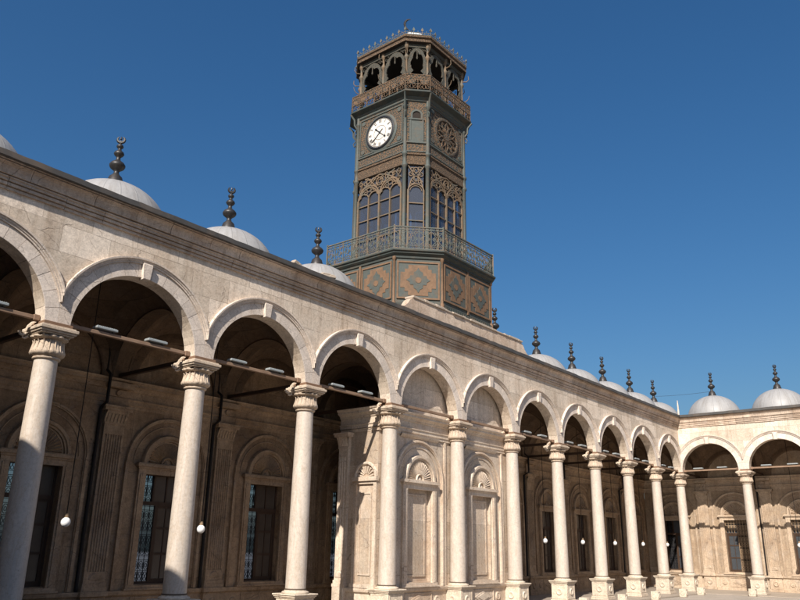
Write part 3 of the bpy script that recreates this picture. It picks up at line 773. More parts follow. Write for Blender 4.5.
# ================================================================== vaults and roof
def vaults(root, bays, ribs, pitch, u0, u1):
    a = 1.9; R = sqrt(2)*a; N = 14; zc = ZS
    def sail(au):
        RR = sqrt(au*au+a*a); m = MB(); vs = []
        for i in range(N+1):
            for j in range(N+1):
                x = -au+2*au*i/N; y = -a+2*a*j/N; vs.append((x, 2.11+y, zc+sqrt(max(0, RR*RR-x*x-y*y))))
        m.add(vs, [(i*(N+1)+j, (i+1)*(N+1)+j, (i+1)*(N+1)+j+1, i*(N+1)+j+1) for i in range(N) for j in range(N)])
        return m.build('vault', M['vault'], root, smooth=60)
    o = sail(pitch/2-.24)
    for i, c in enumerate(bays):
        q = o if i == 0 else share(o, root); q.location = (c,0,0)
    # cross arches
    m = MB(); NA = 24; y0, y1 = WB, YB; cy = 2.11; ra = 1.86; top = 10.9
    for s in (-.25,.25):
        m.quad((s,y0,zc),(s,cy-ra,zc),(s,cy-ra,top),(s,y0,top)); m.quad((s,cy+ra,zc),(s,y1,zc),(s,y1,top),(s,cy+ra,top))
        for i in range(NA):
            t0, t1 = pi*i/NA, pi*(i+1)/NA
            m.quad((s,cy+ra*cos(t0),zc+ra*sin(t0)),(s,cy+ra*cos(t1),zc+ra*sin(t1)),(s,cy+ra*cos(t1),top),(s,cy+ra*cos(t0),top))
    for i in range(NA):
        t0, t1 = pi*i/NA, pi*(i+1)/NA
        m.quad((-.25,cy+ra*cos(t0),zc+ra*sin(t0)),(.25,cy+ra*cos(t0),zc+ra*sin(t0)),(.25,cy+ra*cos(t1),zc+ra*sin(t1)),(-.25,cy+ra*cos(t1),zc+ra*sin(t1)))
    for a0 in ((y0,cy-ra),(cy+ra,y1)): m.quad((-.25,a0[0],zc),(.25,a0[0],zc),(.25,a0[1],zc),(-.25,a0[1],zc))
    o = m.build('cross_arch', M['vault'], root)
    m = MB(); m.bbox(-.06,.06,WB+.1,YB-.05,7.30,7.42,.006); t = m.build('cross_tie', M['wood'], root)
    # wall arch along the rear wall
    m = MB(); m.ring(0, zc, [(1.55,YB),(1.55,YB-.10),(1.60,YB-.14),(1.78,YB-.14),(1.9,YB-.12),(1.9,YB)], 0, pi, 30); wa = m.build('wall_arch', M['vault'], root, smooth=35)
    for i, c in enumerate(bays):
        q = wa if i == 0 else share(wa, root); q.location = (c,0,0)
    for i, c in enumerate(ribs):
        q = o if i == 0 else share(o, root); q.location = (c,0,0)
        q = t if i == 0 else share(t, root); q.location = (c,0,0)
    m = MB(); m.box(u0, u1, .1, YB+.5, 10.9, 10.99); m.build('roof_slab', M['debris'], root)
roof = empty('vaulted_passage', (0,0,0), 0, 'dark vaulted passage with cross arches behind the long arcade', 'vaulted passage')
vaults(roof, cs, [k*P for k in range(-2, 11)], P, -12.6, 47.6)
roof2 = empty('vaulted_passage', (43,0,0), -pi/2, 'vaulted passage with cross arches behind the short right arcade', 'vaulted passage')
vaults(roof2, [(j+.5)*PR for j in range(4)], [j*PR for j in range(0, 5)], PR, .3, 4*PR+.5)

# ------------------------------------------------------------------ domes
def make_dome():
    root = empty('dome')
    m = MB(); r = 1.71; pr = [(1.77,-.02),(1.77,.08),(1.73,.11)]
    pr += [(r*cos(t), .08+1.55*sin(t)) for t in [pi/2*i/20 for i in range(20)]] + [(.12,1.628)]
    m.lathe(pr, 64); m.build('dome_shell', M['dome'], root, smooth=40)
    m = MB()
    m.lathe([(.26,1.58),(.27,1.64),(.24,1.72),(.19,1.89),(.10,1.98),(.075,2.05),(.085,2.10),(.12,2.13),(.205,2.20),(.235,2.26),(.235,2.30),(.19,2.37),(.11,2.43),(.07,2.47),(.06,2.55),(.075,2.58),(.13,2.63),(.155,2.68),(.13,2.74),(.07,2.79),(.05,2.84),(.06,2.87),(.095,2.90),(.105,2.94),(.085,2.98),(.04,3.02),(.03,3.10)], 20)
    f = m.build('finial', M['finial'], root, smooth=50)
    m = MB()
    pts = []
    for i in range(13):
        a = radians(-235+290*i/12); pts.append((.105*cos(a), 0, 3.18+.105*sin(a)))
    n = len(pts)
    for i in range(n-1):
        r0 = .016+.036*sin(pi*i/(n-1)); m.tube([pts[i], pts[i+1]], r0, 6)
    m.tube([(0,0,3.06),(0,0,3.14)], .03, 6); m.lathe([(.0,3.15),(.035,3.19),(.02,3.25),(.0,3.30)], 8)
    c = m.build('crescent', M['finial'], f)
    c.rotation_euler = (0,0,radians(-35))
    return root
d0 = make_dome(); firstd = True
DL = {-2:'grey dome outside the picture on the left',-1:'grey dome cut by the left picture edge above the cornice',0:'white lead dome with a bronze finial, leftmost full dome on the long roof',1:'lead dome second from the left, behind the long cornice',
      2:'lead dome just left of the clock tower, partly hidden by broken coping',5:'dome right behind the tower, only its finial showing beside the tower base',6:'first dome right of the tower parapet',7:'second dome right of the tower parapet',8:'third dome right of the tower parapet',9:'fourth dome right of the tower parapet',10:'last dome of the long roof, at the inner corner',}
def place_dome(x, y, lab):
    global firstd
    o = d0 if firstd else copy_tree(d0); firstd = False
    o.location = (x, y, 10.95); tag(o, lab, 'dome', 'lead domes on the gallery roofs')
    o.rotation_euler = (0,0,random.uniform(-.1,.1))
for k in (-1,0,1,2,5,6,7,8,9,10): place_dome((k+.5)*P, 2.05, DL[k])
for j, lab in enumerate(('bright sunlit dome above the first arch of the short arcade','bright sunlit dome at the right picture edge over the short arcade','dome of the short gallery beyond the right picture edge','farthest dome of the short gallery past the picture edge')):
    place_dome(45.05, -(j+.5)*PR, lab)

# ------------------------------------------------------------------ globe lamps
def make_globe():
    root = empty('globe_lamp')
    m = MB(); m.lathe([(.0,-.125)] + [(.125*sin(t), -.125*cos(t)) for t in [pi*i/12 for i in range(1,11)]] + [(.055,.118)], 20); m.build('globe', M['opal'], root, smooth=60)
    m = MB(); m.lathe([(.06,.112),(.065,.15),(.05,.21),(.018,.23)], 14); m.build('fitting', M['bronze'], root, smooth=40)
    m = MB(); m.tube([(0,0,.22),(0,0,7.05)], .014, 5); m.build('suspension_cord', M['pipe'], root)
    return root
g0 = make_globe(); firstg = True
def place_globe(x, y, lab, z=2.8):
    global firstg
    o = g0 if firstg else copy_tree(g0); firstg = False
    o.location = (x, y, z); tag(o, lab, 'lamp', 'white globe lamps hung in the galleries')
GL = {0:'dim globe lamp hanging beside the leftmost, shaded column',1:'sunlit globe lamp hanging just right of the second column from the left',2:'globe lamp hanging behind the third column, in front of the screen wall',
      5:'globe lamp hanging right behind the end of the blind niches',6:'globe lamp hanging before the window left of the first free column',7:'globe lamp hanging between the first and second free columns',8:'globe lamp hanging between the second and third free columns',9:'globe lamp hanging between the third free column and the next one',10:'globe lamp hanging in the corner bay by the dark doorway'}
for k in (0,1,5,6,7,8,9): place_globe((k+.5)*P, 2.0, GL[k], 2.78 + .06*(k==0))
place_globe(45.1, 2.0, GL[10])
place_globe(45.1, -1.5*PR, 'sunlit globe lamp at the right picture edge in the short gallery', 2.85)

# ================================================================== screen wall under the tower
X0, X1, YS, YE = 12.64, 21.76, .30, 2.14
sw = empty('screen_wall', (0,0,0), 0, 'pale marble screen wall with two tall blind niches filling the arches below the clock tower', 'screen wall')
nic = [3.5*P, 4.5*P]
wall_bays(sw, nic, True, YS, M['screen'], M['screentrim'], (X0, X1), [], z_top=7.2)
m = MB()
m.quad((X0,YS,0),(X0,YE,0),(X0,YE,7.2),(X0,YS,7.2)); m.quad((X1,YS,0),(X1,YE,0),(X1,YE,7.2),(X1,YS,7.2)); m.quad((X0,YE,0),(X1,YE,0),(X1,YE,7.2),(X0,YE,7.2)); m.quad((X0,YS,7.2),(X1,YS,7.2),(X1,YE,7.2),(X0,YE,7.2))
m.build('wall_body', M['screen'], sw)
m = MB(); m.box(13.0, 21.4, YS+.02, .7, 7.19, 9.6); m.build('tympanum', M['wall'], sw)
entab(sw, M['screentrim'], YS-.03, X0-.06, X1+.06, [])
dado(sw, M['screentrim'], YS, nic, X0, X1, [])
ns = arch_frame(sw, M['screentrim'], (nic[0],0,0), YS, True)
for o in ns: share(o, sw, (nic[1],0,0))
# string course above each niche and slim strips beside the columns
m = MB()
for u in nic:
    m.extrude([(YS,6.32),(YS-.04,6.33),(YS-.10,6.40),(YS-.12,6.45),(YS,6.47)], u-1.2, u+1.2, lambda st, p: (st, p[0], p[1]))
    for q in (-1,1): m.box(u+q*1.66-.06, u+q*1.66+.06, YS-.05, YS+.01, .99, 6.38)
m.build('string_course', M['screentrim'], sw)
# the two short return sides: entablature, dado, narrow niche and end pilaster
for sgn, mt in ((-1, Matrix.Translation((X0,0,0)) @ Matrix.Rotation(-pi/2, 4, 'Z')), (1, Matrix.Translation((X1,0,0)) @ Matrix.Rotation(pi/2, 4, 'Z'))):
    U = lambda y: sgn*y
    a, b = sorted((U(YS-.06), U(YE+.06)))
    entab(sw, M['screentrim'], 0, a, b, [], .003).matrix_basis = mt
    m = MB(); m.extrude([(-.06,0),(-.06,.16),(-.02,.19),(-.02,.80),(-.05,.83),(-.10,.86),(-.12,.93),(-.12,.975),(0,.985)], a, b, lambda st, p: (st, p[0], p[1])); m.build('return_dado', M['screentrim'], sw).matrix_basis = mt
    xc = U(.84); zc = 4.76; m = MB()
    m.ring(xc, zc, [(.42,.01),(.42,-.055),(.455,-.09),(.515,-.09),(.54,-.04),(.54,.01)], 0, pi, 20)
    for q in (-1,1):
        c, d = sorted((xc+q*.40, xc+q*.54)); m.box(c, d, -.08, .01, 1.12, 4.5)
    m.box(xc-.54,xc+.54,-.08,.01,4.5,4.6); m.box(xc-.58,xc+.58,-.15,.01,4.6,4.75); m.box(xc-.56,xc+.56,-.12,.01,.99,1.12)
    for i in range(9):
        t = pi*(i+.5)/9; m.tube([(xc+.12*cos(t),-.01,zc+.12*sin(t)),(xc+.38*cos(t),-.04,zc+.38*sin(t))], .02, 4, r2=.045)
    for (c,d,e,f) in ((-.28,.28,1.4,1.45),(-.28,.28,4.15,4.2),(-.28,-.23,1.45,4.15),(.23,.28,1.45,4.15)): m.box(xc+c,xc+d,-.03,.01,e,f)
    m.build('narrow_niche', M['screentrim'], sw).matrix_basis = mt
    pil = pilaster(sw, M['screentrim'], (0,0,0), 0, half=.23, flutes=3, thick=.15); pil.matrix_basis = mt @ Matrix.Translation((U(YE-.24),0,0))
    m = MB(); c, d = sorted((U(YE-.51), U(YE+.03))); m.bbox(c, d, -.19, .01, 0, .99, .012); m.build('pilaster_pedestal', M['screentrim'], sw).matrix_basis = mt

# raised parapet in front of the tower, on top of the long cornice
m = MB(); xa, xb, zt = 13.55, 21.75, 11.56
prof = [(xa-.95,11.02),(xa-.75,11.04),(xa-.52,11.12),(xa-.34,11.26),(xa-.20,11.44),(xa-.02,zt),(xb+.02,zt),(xb+.2,11.44),(xb+.34,11.26),(xb+.52,11.12),(xb+.75,11.04),(xb+.95,11.02)]
m.plate([(x, z) for x, z in prof] + [(xb+.95,10.98),(xa-.95,10.98)], -.52, -.20)
par = empty('parapet', (0,0,0), 0, 'raised stone parapet with curved ends on the cornice in front of the clock tower', 'parapet')
m.build('parapet_wall', M['cornice'], par)
m = MB(); x = xa-.05
while x < xb:
    L = random.uniform(.35,.9); t = random.uniform(.05,.10); e = random.uniform(.03,.12)
    m.bbox(x, min(x+L, xb+.1)-.015, -.54-e*.5, -.12, zt, zt+t, .012)
    if random.random() < .4: m.bbox(x+.05, x+.05+L*.4, -.5, -.2, zt+t, zt+t+.06, .02)
    x += L
m.build('coping', M['debris'], par)
# broken coping stones lying on the lead left of the parapet
for (x, L, rz, ry, lab) in ((7.45,.42,.1,.14,'broken stone lying on the lead cornice, higher of two left of the tower'),(8.9,.66,-.15,-.10,'broken stone slab lying on the lead cornice below the third dome')):
    m = MB(); m.bbox(-L/2, L/2, -.12, .12, 0, .09, .02); m.bbox(-L*.35, L*.2, -.09, .10, .09, .16, .02); m.bbox(L*.15, L*.45, -.1, .06, .08, .13, .015)
    o = m.build('coping_stone', M['debris']); o.location = (x, -.38, 11.05); o.rotation_euler = (0, ry, rz); tag(o, lab, 'stone block', 'loose stones on the cornice')

m = MB(); m.lathe([(.06,0),(.06,.35),(.045,.4),(.05,.6),(.02,.95),(.0,1.0)], 8)
o = m.build('corner_spike', M['trim'], smooth=40); o.location = (42.30,-.58,11.02); tag(o, 'small pale spike standing on the cornice at the inner corner', 'spike')
m = MB(); pts = []
A = Vector((45.15,2.05,13.0)); B = Vector((45.05,-PR/2,12.9))
for i in range(13):
    t = i/12; q = A.lerp(B, t); q.z -= .5*4*t*(1-t)*.12; pts.append(q)
m.tube(pts, .010, 4); tag(m.build('cable', M['pipe']), 'thin cable strung between the finials of the two corner domes', 'cable')
m = MB(); m.tube([(12.7,-.25,6.62),(12.58,.2,6.55),(12.5,1.2,6.5),(12.45,2.1,6.52)], .012, 4); tag(m.build('cable', M['pipe']), 'thin cable slung along the side of the screen wall below its cornice', 'cable')

# ------------------------------------------------------------------ bollards
def make_bollard():
    root = empty('bollard')
    m = MB(); m.bbox(-.19,.19,-.19,.19,0,.42,.018); m.build('block', M['pedestal'], root)
    m = MB()
    for r in range(4):
        s = len(m.v); m.lathe([(.0,.02),(.07,.02),(.09,.03),(.12,.025),(.135,0)], 16); m.xf(Matrix.Rotation(r*pi/2, 4, 'Z') @ Matrix.Translation((0,-.188,.21)) @ Matrix.Rotation(pi/2, 4, 'X'), s)
    m.build('roundel', M['pedestal'], root); return root
b0 = make_bollard(); firstb = True
for (x, y, rz, lab) in ((24.64,-1.62,.0,'low stone bollard cut by the bottom picture edge, nearest along the long arcade'),(28.74,-1.62,.05,'low stone bollard in front of the second free column'),(32.96,-1.62,-.04,'low stone bollard in front of the third free column'),
                    (37.1,-1.62,.03,'low stone bollard in front of the corner column pedestal'),(40.1,-1.62,-.03,'low stone bollard standing alone by the inner corner'),(41.25,-4.2,.0,'low stone bollard before the pedestal of the sunlit short arcade column')):
    o = b0 if firstb else copy_tree(b0); firstb = False
    o.location = (x, y, -.05); o.rotation_euler = (0,0,rz); tag(o, lab, 'bollard', 'low stone bollards before the arcade')

# ================================================================== clock tower
TX, TY = 17.5, 2.9
tw = empty('clock_tower', (TX,TY,0), 0, 'octagonal iron clock tower with latticed balconies, painted grey green and tan', 'clock tower')
def octv(h, c): return [(-h,h-c),(-h,-(h-c)),(-(h-c),-h),(h-c,-h),(h,-(h-c)),(h,h-c),(h-c,h),(-(h-c),h)]
def faces(h, c):
    """(centre, outward angle, width, is_chamfer) of the eight faces; local frame: x right along the face seen from outside, y into the tower"""
    v = octv(h, c); out = []
    for i in range(8):
        a, b = Vector((*v[i],0)), Vector((*v[(i+1) % 8],0)); mid = (a+b)/2; d = (b-a)
        # seen from outside, going i -> i+1 runs left to right
        out.append((mid, math.atan2(d.y, d.x), d.length, i % 2 == 1))
    return out
def fmat(f): return Matrix.Translation(f[0]) @ Matrix.Rotation(f[1], 4, 'Z')
def octring(m, prof, cap_top=False, cap_bot=False):
    """prof: (h,c,z) sections"""
    vs = []
    for (h, c, z) in prof: vs += [(x, y, z) for x, y in octv(h, c)]
    n = len(prof); fs = []
    for i in range(n-1):
        for k in range(8): fs.append((i*8+k, i*8+(k+1) % 8, (i+1)*8+(k+1) % 8, (i+1)*8+k))
    if cap_bot: fs.append(tuple(range(7,-1,-1)))
    if cap_top: fs.append(tuple((n-1)*8+k for k in range(8)))
    m.add(vs, fs)
H1, C1 = 3.29, 1.42; H2, C2 = 2.19, .74; H3, C3 = 2.47, .82; H4, C4 = 2.14, .71; H5, C5 = 2.38, .87

# lower stage
m = MB(); octring(m, [(H1,C1,10.99),(H1,C1,13.85)])
lower = m.build('lower_stage', M['tgrey'], tw)
m = MB(); octring(m, [(H1+.05,C1+.02,11.55),(H1+.08,C1+.03,11.58),(H1+.08,C1+.03,11.68),(H1+.03,C1+.01,11.75),(H1+.03,C1+.01,11.84),(H1-.01,C1,11.86)])
for f in faces(H1, C1):
    s = len(m.v); n = int(f[2]/.16)
    for i in range(n): x = -f[2]/2+(i+.5)*f[2]/n; m.box(x-.05, x+.05, -.065, 0, 11.69, 11.80)
    m.xf(fmat(f), s)
m.build('skirting', M['tdark'], tw)
m = MB()
for x, y in octv(H1, C1):
    m = MB(); m.lathe([(.09,11.55),(.09,11.85),(.055,11.9),(.055,13.7),(.09,13.74),(.09,13.85)], 10, x, y); m.build('corner_strip', M['ttan'], tw, smooth=50)
for f in faces(H1, C1):
    if not f[3]:
        m = MB(); m.box(-.05,.05,-.05,.02,11.86,13.80); m.build('dividing_strip', M['ttan'], tw).matrix_basis = fmat(f)
def base_panel(wd, fm):
    hw, z0, z1 = wd/2, 12.02, 13.66; cz = (z0+z1)/2; hh = (z1-z0)/2
    m = MB(); m.box(-hw,hw,-.02,.01,z0,z1)
    p = m.build('panel', M['tgrey'], tw)
    m = MB(); t = .07
    for (a,b,c,d) in ((-hw,hw,z0,z0+t),(-hw,hw,z1-t,z1),(-hw,-hw+t,z0+t,z1-t),(hw-t,hw,z0+t,z1-t)): m.box(a,b,-.055,-.018,c,d)
    x1, z2 = hw-.15, hh-.15        # tan field, cross-stepped
    st = .33
    poly = [(-x1+st,-z2),(x1-st,-z2),(x1-st,-z2+st*.55),(x1-st*.55,-z2+st*.55),(x1-st*.55,-z2+st),(x1,-z2+st),(x1,z2-st),(x1-st*.55,z2-st),(x1-st*.55,z2-st*.55),(x1-st,z2-st*.55),(x1-st,z2),
            (-x1+st,z2),(-x1+st,z2-st*.55),(-x1+st*.55,z2-st*.55),(-x1+st*.55,z2-st),(-x1,z2-st),(-x1,-z2+st),(-x1+st*.55,-z2+st),(-x1+st*.55,-z2+st*.55),(-x1+st,-z2+st*.55)]
    m.plate([(x, cz+z) for x, z in poly], -.035, -.015)
    a = m.build('tan_field', M['ttan'], p)
    m = MB(); q = min(hw, hh)*.68
    star = [(0,-q),(.16*q,-.72*q),(.36*q,-.62*q),(.40*q,-.36*q),(.66*q,-.36*q),(.70*q,-.16*q),(q*.98,0),(.70*q,.16*q),(.66*q,.36*q),(.40*q,.36*q),(.36*q,.62*q),(.16*q,.72*q),(0,q),
            (-.16*q,.72*q),(-.36*q,.62*q),(-.40*q,.36*q),(-.66*q,.36*q),(-.70*q,.16*q),(-q*.98,0),(-.70*q,-.16*q),(-.66*q,-.36*q),(-.40*q,-.36*q),(-.36*q,-.62*q),(-.16*q,-.72*q)]
    m.plate([(x*.92, cz+z) for x, z in star], -.05, -.03)
    b = m.build('star_motif', M['tgrey'], p)
    m = MB(); m.plate([(.13*cos(pi*i/6), cz+.13*sin(pi*i/6)) for i in range(12)], -.062, -.045); m.build('rosette', M['ttan'], p)
    p.matrix_basis = fm
for f in faces(H1, C1):
    if f[3]: base_panel(f[2]-.22, fmat(f))
    else:
        for s in (-1,1): base_panel(f[2]/2-.20, fmat(f) @ Matrix.Translation((s*(f[2]/4),0,0)))
m = MB(); octring(m, [(H1,C1,13.78),(H1+.05,C1+.02,13.80),(H1+.05,C1+.02,13.88),(H1+.10,C1+.05,13.92),(H1+.16,C1+.07,13.98),(H1+.16,C1+.07,14.04),(H1+.22,C1+.09,14.07),(H1+.22,C1+.09,14.13),(0.5,.2,14.135)], cap_top=True)
m.build('balcony_cornice', M['tdark'], tw)

# scrolled iron railings
def scroll(m, x, z, r, a0, turns, s, rad, y=0.0, n=11):
    pts = []
    for i in range(n):
        t = i/(n-1); a = a0 + s*turns*2*pi*t; rr = r*(1-.78*t); pts.append((x+rr*cos(a), y, z+rr*sin(a)))
    m.tube(pts, rad, 4)
def railing(m, w, z0, z1, rad=.017):
    n = max(2, round(w/.48)); d = w/n; h = z1-z0; y = .0
    m.box(-w/2, w/2, -.03, .03, z1-.045, z1); m.box(-w/2, w/2, -.02, .02, z0+.04, z0+.075); m.box(-w/2, w/2, -.02, .02, z1-.16, z1-.135); m.box(-w/2, w/2, -.02, .02, z0+.17, z0+.19)
    for i in range(n+1):
        x = -w/2+i*d; m.box(x-.016, x+.016, -.016, .016, z0, z1)
    for i in range(n):
        x0 = -w/2+i*d; xc = x0+d/2; zc = z0+h*.5; a = d*.46; b = h*.30
        for sx in (-1,1):
            m.tube([(xc+sx*a*.95, y, zc-b), (xc+sx*a*.35, y, zc-b*.45), (xc+sx*a*.62, y, zc), (xc+sx*a*.35, y, zc+b*.45), (xc+sx*a*.95, y, zc+b)], rad, 4)
            scroll(m, xc+sx*a*.45, zc+b*.72, d*.17, pi/2-sx*pi/2, .95, sx, rad); scroll(m, xc+sx*a*.45, zc-b*.72, d*.17, pi/2-sx*pi/2, .95, -sx, rad)
            scroll(m, xc+sx*a*.55, zc, d*.15, -pi/2, .9, sx, rad)
        m.tube([(xc, y, z0+.19), (xc, y, zc-b*.5)], rad, 4); m.tube([(xc, y, z1-.16), (xc, y, zc+b*.5)], rad, 4)
        m.tube([(xc+d*.13*cos(t), y, zc+d*.24*sin(t)) for t in [2*pi*q/10 for q in range(10)]], rad, 4, closed=True)
        for q in range(3):
            xx = x0+d*(q+.5)/3
            m.tube([(xx+.045*cos(t), y, z1-.09+.04*sin(t)) for t in [2*pi*k/6 for k in range(6)]], rad*.8, 4, closed=True); m.tube([(xx+.05*cos(t), y, z0+.12+.045*sin(t)) for t in [2*pi*k/6 for k in range(6)]], rad*.8, 4, closed=True)
for f in faces(H1+.12, C1+.05):
    m = MB(); railing(m, f[2], 14.13, 15.19); m.box(-f[2]/2-.03,-f[2]/2+.03,-.03,.03,14.13,15.24)
    o = m.build('balcony_railing', M['rail'], tw); o.matrix_basis = fmat(f)

# shaft: window storey
zf, zl, zb0 = 14.13, 17.62, 18.76       # floor, lancet springing, underside of the frieze
m = MB(); octring(m, [(H2-.12,C2,14.14),(H2-.12,C2,14.16)], cap_top=True, cap_bot=True); m.build('window_storey_floor', M['inside'], tw)
def tower_window(f):
    w = f[2]; hw = w/2-.17; fm = fmat(f)
    win = empty('tower_window'); win.parent = tw; win.matrix_basis = fm
    m = MB(); m.quad((-hw,.05,zf),(hw,.05,zf),(hw,.05,zb0),(-hw,.05,zb0)); m.build('glass', M['tglass'], win)
    m = MB(); r = .032
    def arc(cx, cz, rad, a0, a1, rr=r, n=10, y=0): m.tube([(cx+rad*cos(a0+(a1-a0)*i/n), y, cz+rad*sin(a0+(a1-a0)*i/n)) for i in range(n+1)], rr, 4)
    nl = 1 if f[3] else 4; lw = 2*hw/nl
    zz = zl if not f[3] else 17.45
    for i in range(nl+1):
        x = -hw+i*lw; big = (i % 2 == 0)
        m.box(x-(.04 if big else .025), x+(.04 if big else .025), -.04, .04, zf, zz+.05)
    for i in range(nl):
        xc = -hw+(i+.5)*lw
        arc(xc, zz, lw/2, 0, pi, .036, 12)
        # plate between lancet heads is open scrollwork
        for z in ((15.55,16.55,17.3) if not f[3] else (16.0,16.85)): m.box(xc-lw/2, xc+lw/2, -.015, .02, z, z+.045)
    m.box(-hw, hw, -.03, .03, zf, zf+.16)
    if nl == 4:
        for s in (-1,1):
            c = s*hw/2
            arc(c, zz+.06, hw/2-.02, 0, pi, .042, 16); arc(c, zz+.06, hw/2-.13, .15, pi-.15, .025, 14)
            for q in (-1,1):     # intersecting branch arcs
                m.tube([(c+q*hw*.5,0,zz),(c+q*hw*.30,0,zz+.42),(c+q*.10,0,zz+.66),(c-q*hw*.14,0,zz+.78)], .03, 4)
                scroll(m, c+q*.20, zz+.36, .13, 0, 1, q, .026); scroll(m, c+q*.42, zz+.60, .13, pi/2, 1.1, -q, .026); scroll(m, c+q*.22, zz+.86, .14, 0, 1.1, q, .026); scroll(m, c+q*.50, zz+.92, .12, pi, 1, -q, .026)
            arc(c, zz+.50, .13, 0, 2*pi, .026, 10); arc(c, zz+.86, .16, 0, 2*pi, .028, 12)
        m.tube([(-hw,0,zz+.05),(-hw*.75,0,zz+.62),(-hw*.3,0,zz+.97),(0,0,zz+1.08),(hw*.3,0,zz+.97),(hw*.75,0,zz+.62),(hw,0,zz+.05)], .04, 4)
        m.tube([(0,0,zz),(-.18,0,zz+.5),(-.6,0,zz+.95),(-.9,0,zz+1.1)], .034, 4); m.tube([(0,0,zz),(.18,0,zz+.5),(.6,0,zz+.95),(.9,0,zz+1.1)], .034, 4)
        arc(0, zz+.74, .20, 0, 2*pi, .034, 14); arc(0, zz+.74, .10, 0, 2*pi, .022, 10); arc(0, zz+.36, .10, 0, 2*pi, .024, 10)
        for s in (-1,1):
            scroll(m, s*(hw-.16), zz+.55, .15, 0, 1.1, s, .026); scroll(m, s*(hw-.18), zz+.88, .17, pi/2, 1.1, -s, .026); scroll(m, s*.38, zz+.98, .12, 0, 1, s, .024); scroll(m, s*(hw-.5), zz+1.0, .12, 0, 1, -s, .024)
    else:
        arc(0, zz, hw-.09, .1, pi-.1, .022, 12)
        m.tube([(-hw,0,zz+.05),(-hw*.6,0,zz+.55),(0,0,zz+.92),(hw*.6,0,zz+.55),(hw,0,zz+.05)], .03, 4); m.tube([(-hw,0,zz+1.25),(-hw*.4,0,zz+.9),(0,0,zz+.4),(hw*.4,0,zz+.9),(hw,0,zz+1.25)], .03, 4)
        for s in (-1,1):
            scroll(m, s*hw*.5, zz+.45, .12, 0, 1.1, s, .025); scroll(m, s*hw*.62, zz+.82, .12, pi/2, 1.1, -s, .025); scroll(m, s*hw*.45, zz+1.1, .13, 0, 1.1, s, .025)
        arc(0, zz+.62, .12, 0, 2*pi, .025, 10); arc(0, zz+1.05, .13, 0, 2*pi, .025, 10)
    m.build('tracery', M['trace'], win)
    return win
for f in faces(H2, C2): tower_window(f)
# fretted storeys above the windows
m = MB(); octring(m, [(H2,C2,zb0),(H2,C2,22.3)]); octring(m, [(H2-.03,C2,zb0-.01),(H2-.03,C2,zb0)], cap_top=True, cap_bot=True)
m.build('fretted_storey', M['tfret'], tw)
m = MB(); octring(m, [(H2,C2,zb0-.02),(H2+.05,C2+.02,zb0),(H2+.05,C2+.02,zb0+.06),(H2+.03,C2+.01,zb0+.08),(H2+.03,C2+.01,19.20),(H2+.08,C2+.03,19.24),(H2+.08,C2+.03,19.30),(H2+.04,C2+.02,19.34),(H2,C2,19.35)]); m.build('lower_frieze', M['tfret2'], tw)
m = MB(); octring(m, [(H2,C2,19.84),(H2+.05,C2+.02,19.86),(H2+.05,C2+.02,19.93),(H2,C2,19.95)]); octring(m, [(H2,C2,19.40),(H2+.03,C2+.01,19.41),(H2+.03,C2+.01,19.46),(H2,C2,19.47)]); octring(m, [(H2,C2,22.0),(H2+.06,C2+.02,22.06),(H2+.06,C2+.02,22.14),(H2+.12,C2+.04,22.2),(H2+.12,C2+.04,22.3)])
m.build('string_moulding', M['tgrey'], tw)
for i, (x, y) in enumerate(octv(H2, C2)):
    m = MB(); m.lathe([(.15,14.13),(.15,14.5),(.10,14.56),(.095,18.6),(.14,18.66),(.14,18.76),(.10,18.8),(.10,19.2),(.14,19.24),(.14,19.34),(.085,19.4),(.085,21.7),(.12,21.75),(.12,21.82),(.085,21.86),(.085,22.2)], 10, x, y)
    # scrolled corbel under the balcony
    d = Vector((x, y, 0)).normalized()
    m.tube([tuple(Vector((x,y,21.55))+d*.05), tuple(Vector((x,y,21.75))+d*.20), tuple(Vector((x,y,22.05))+d*.22), tuple(Vector((x,y,22.3))+d*.42)], .05, 5)
    m.tube([tuple(Vector((x,y,21.3))+d*.06), tuple(Vector((x,y,21.2))+d*.15), tuple(Vector((x,y,21.35))+d*.2), tuple(Vector((x,y,21.5))+d*.1)], .03, 5)
    m.build('corner_post', M['tgrey'], tw, smooth=50)
fs2 = faces(H2, C2)
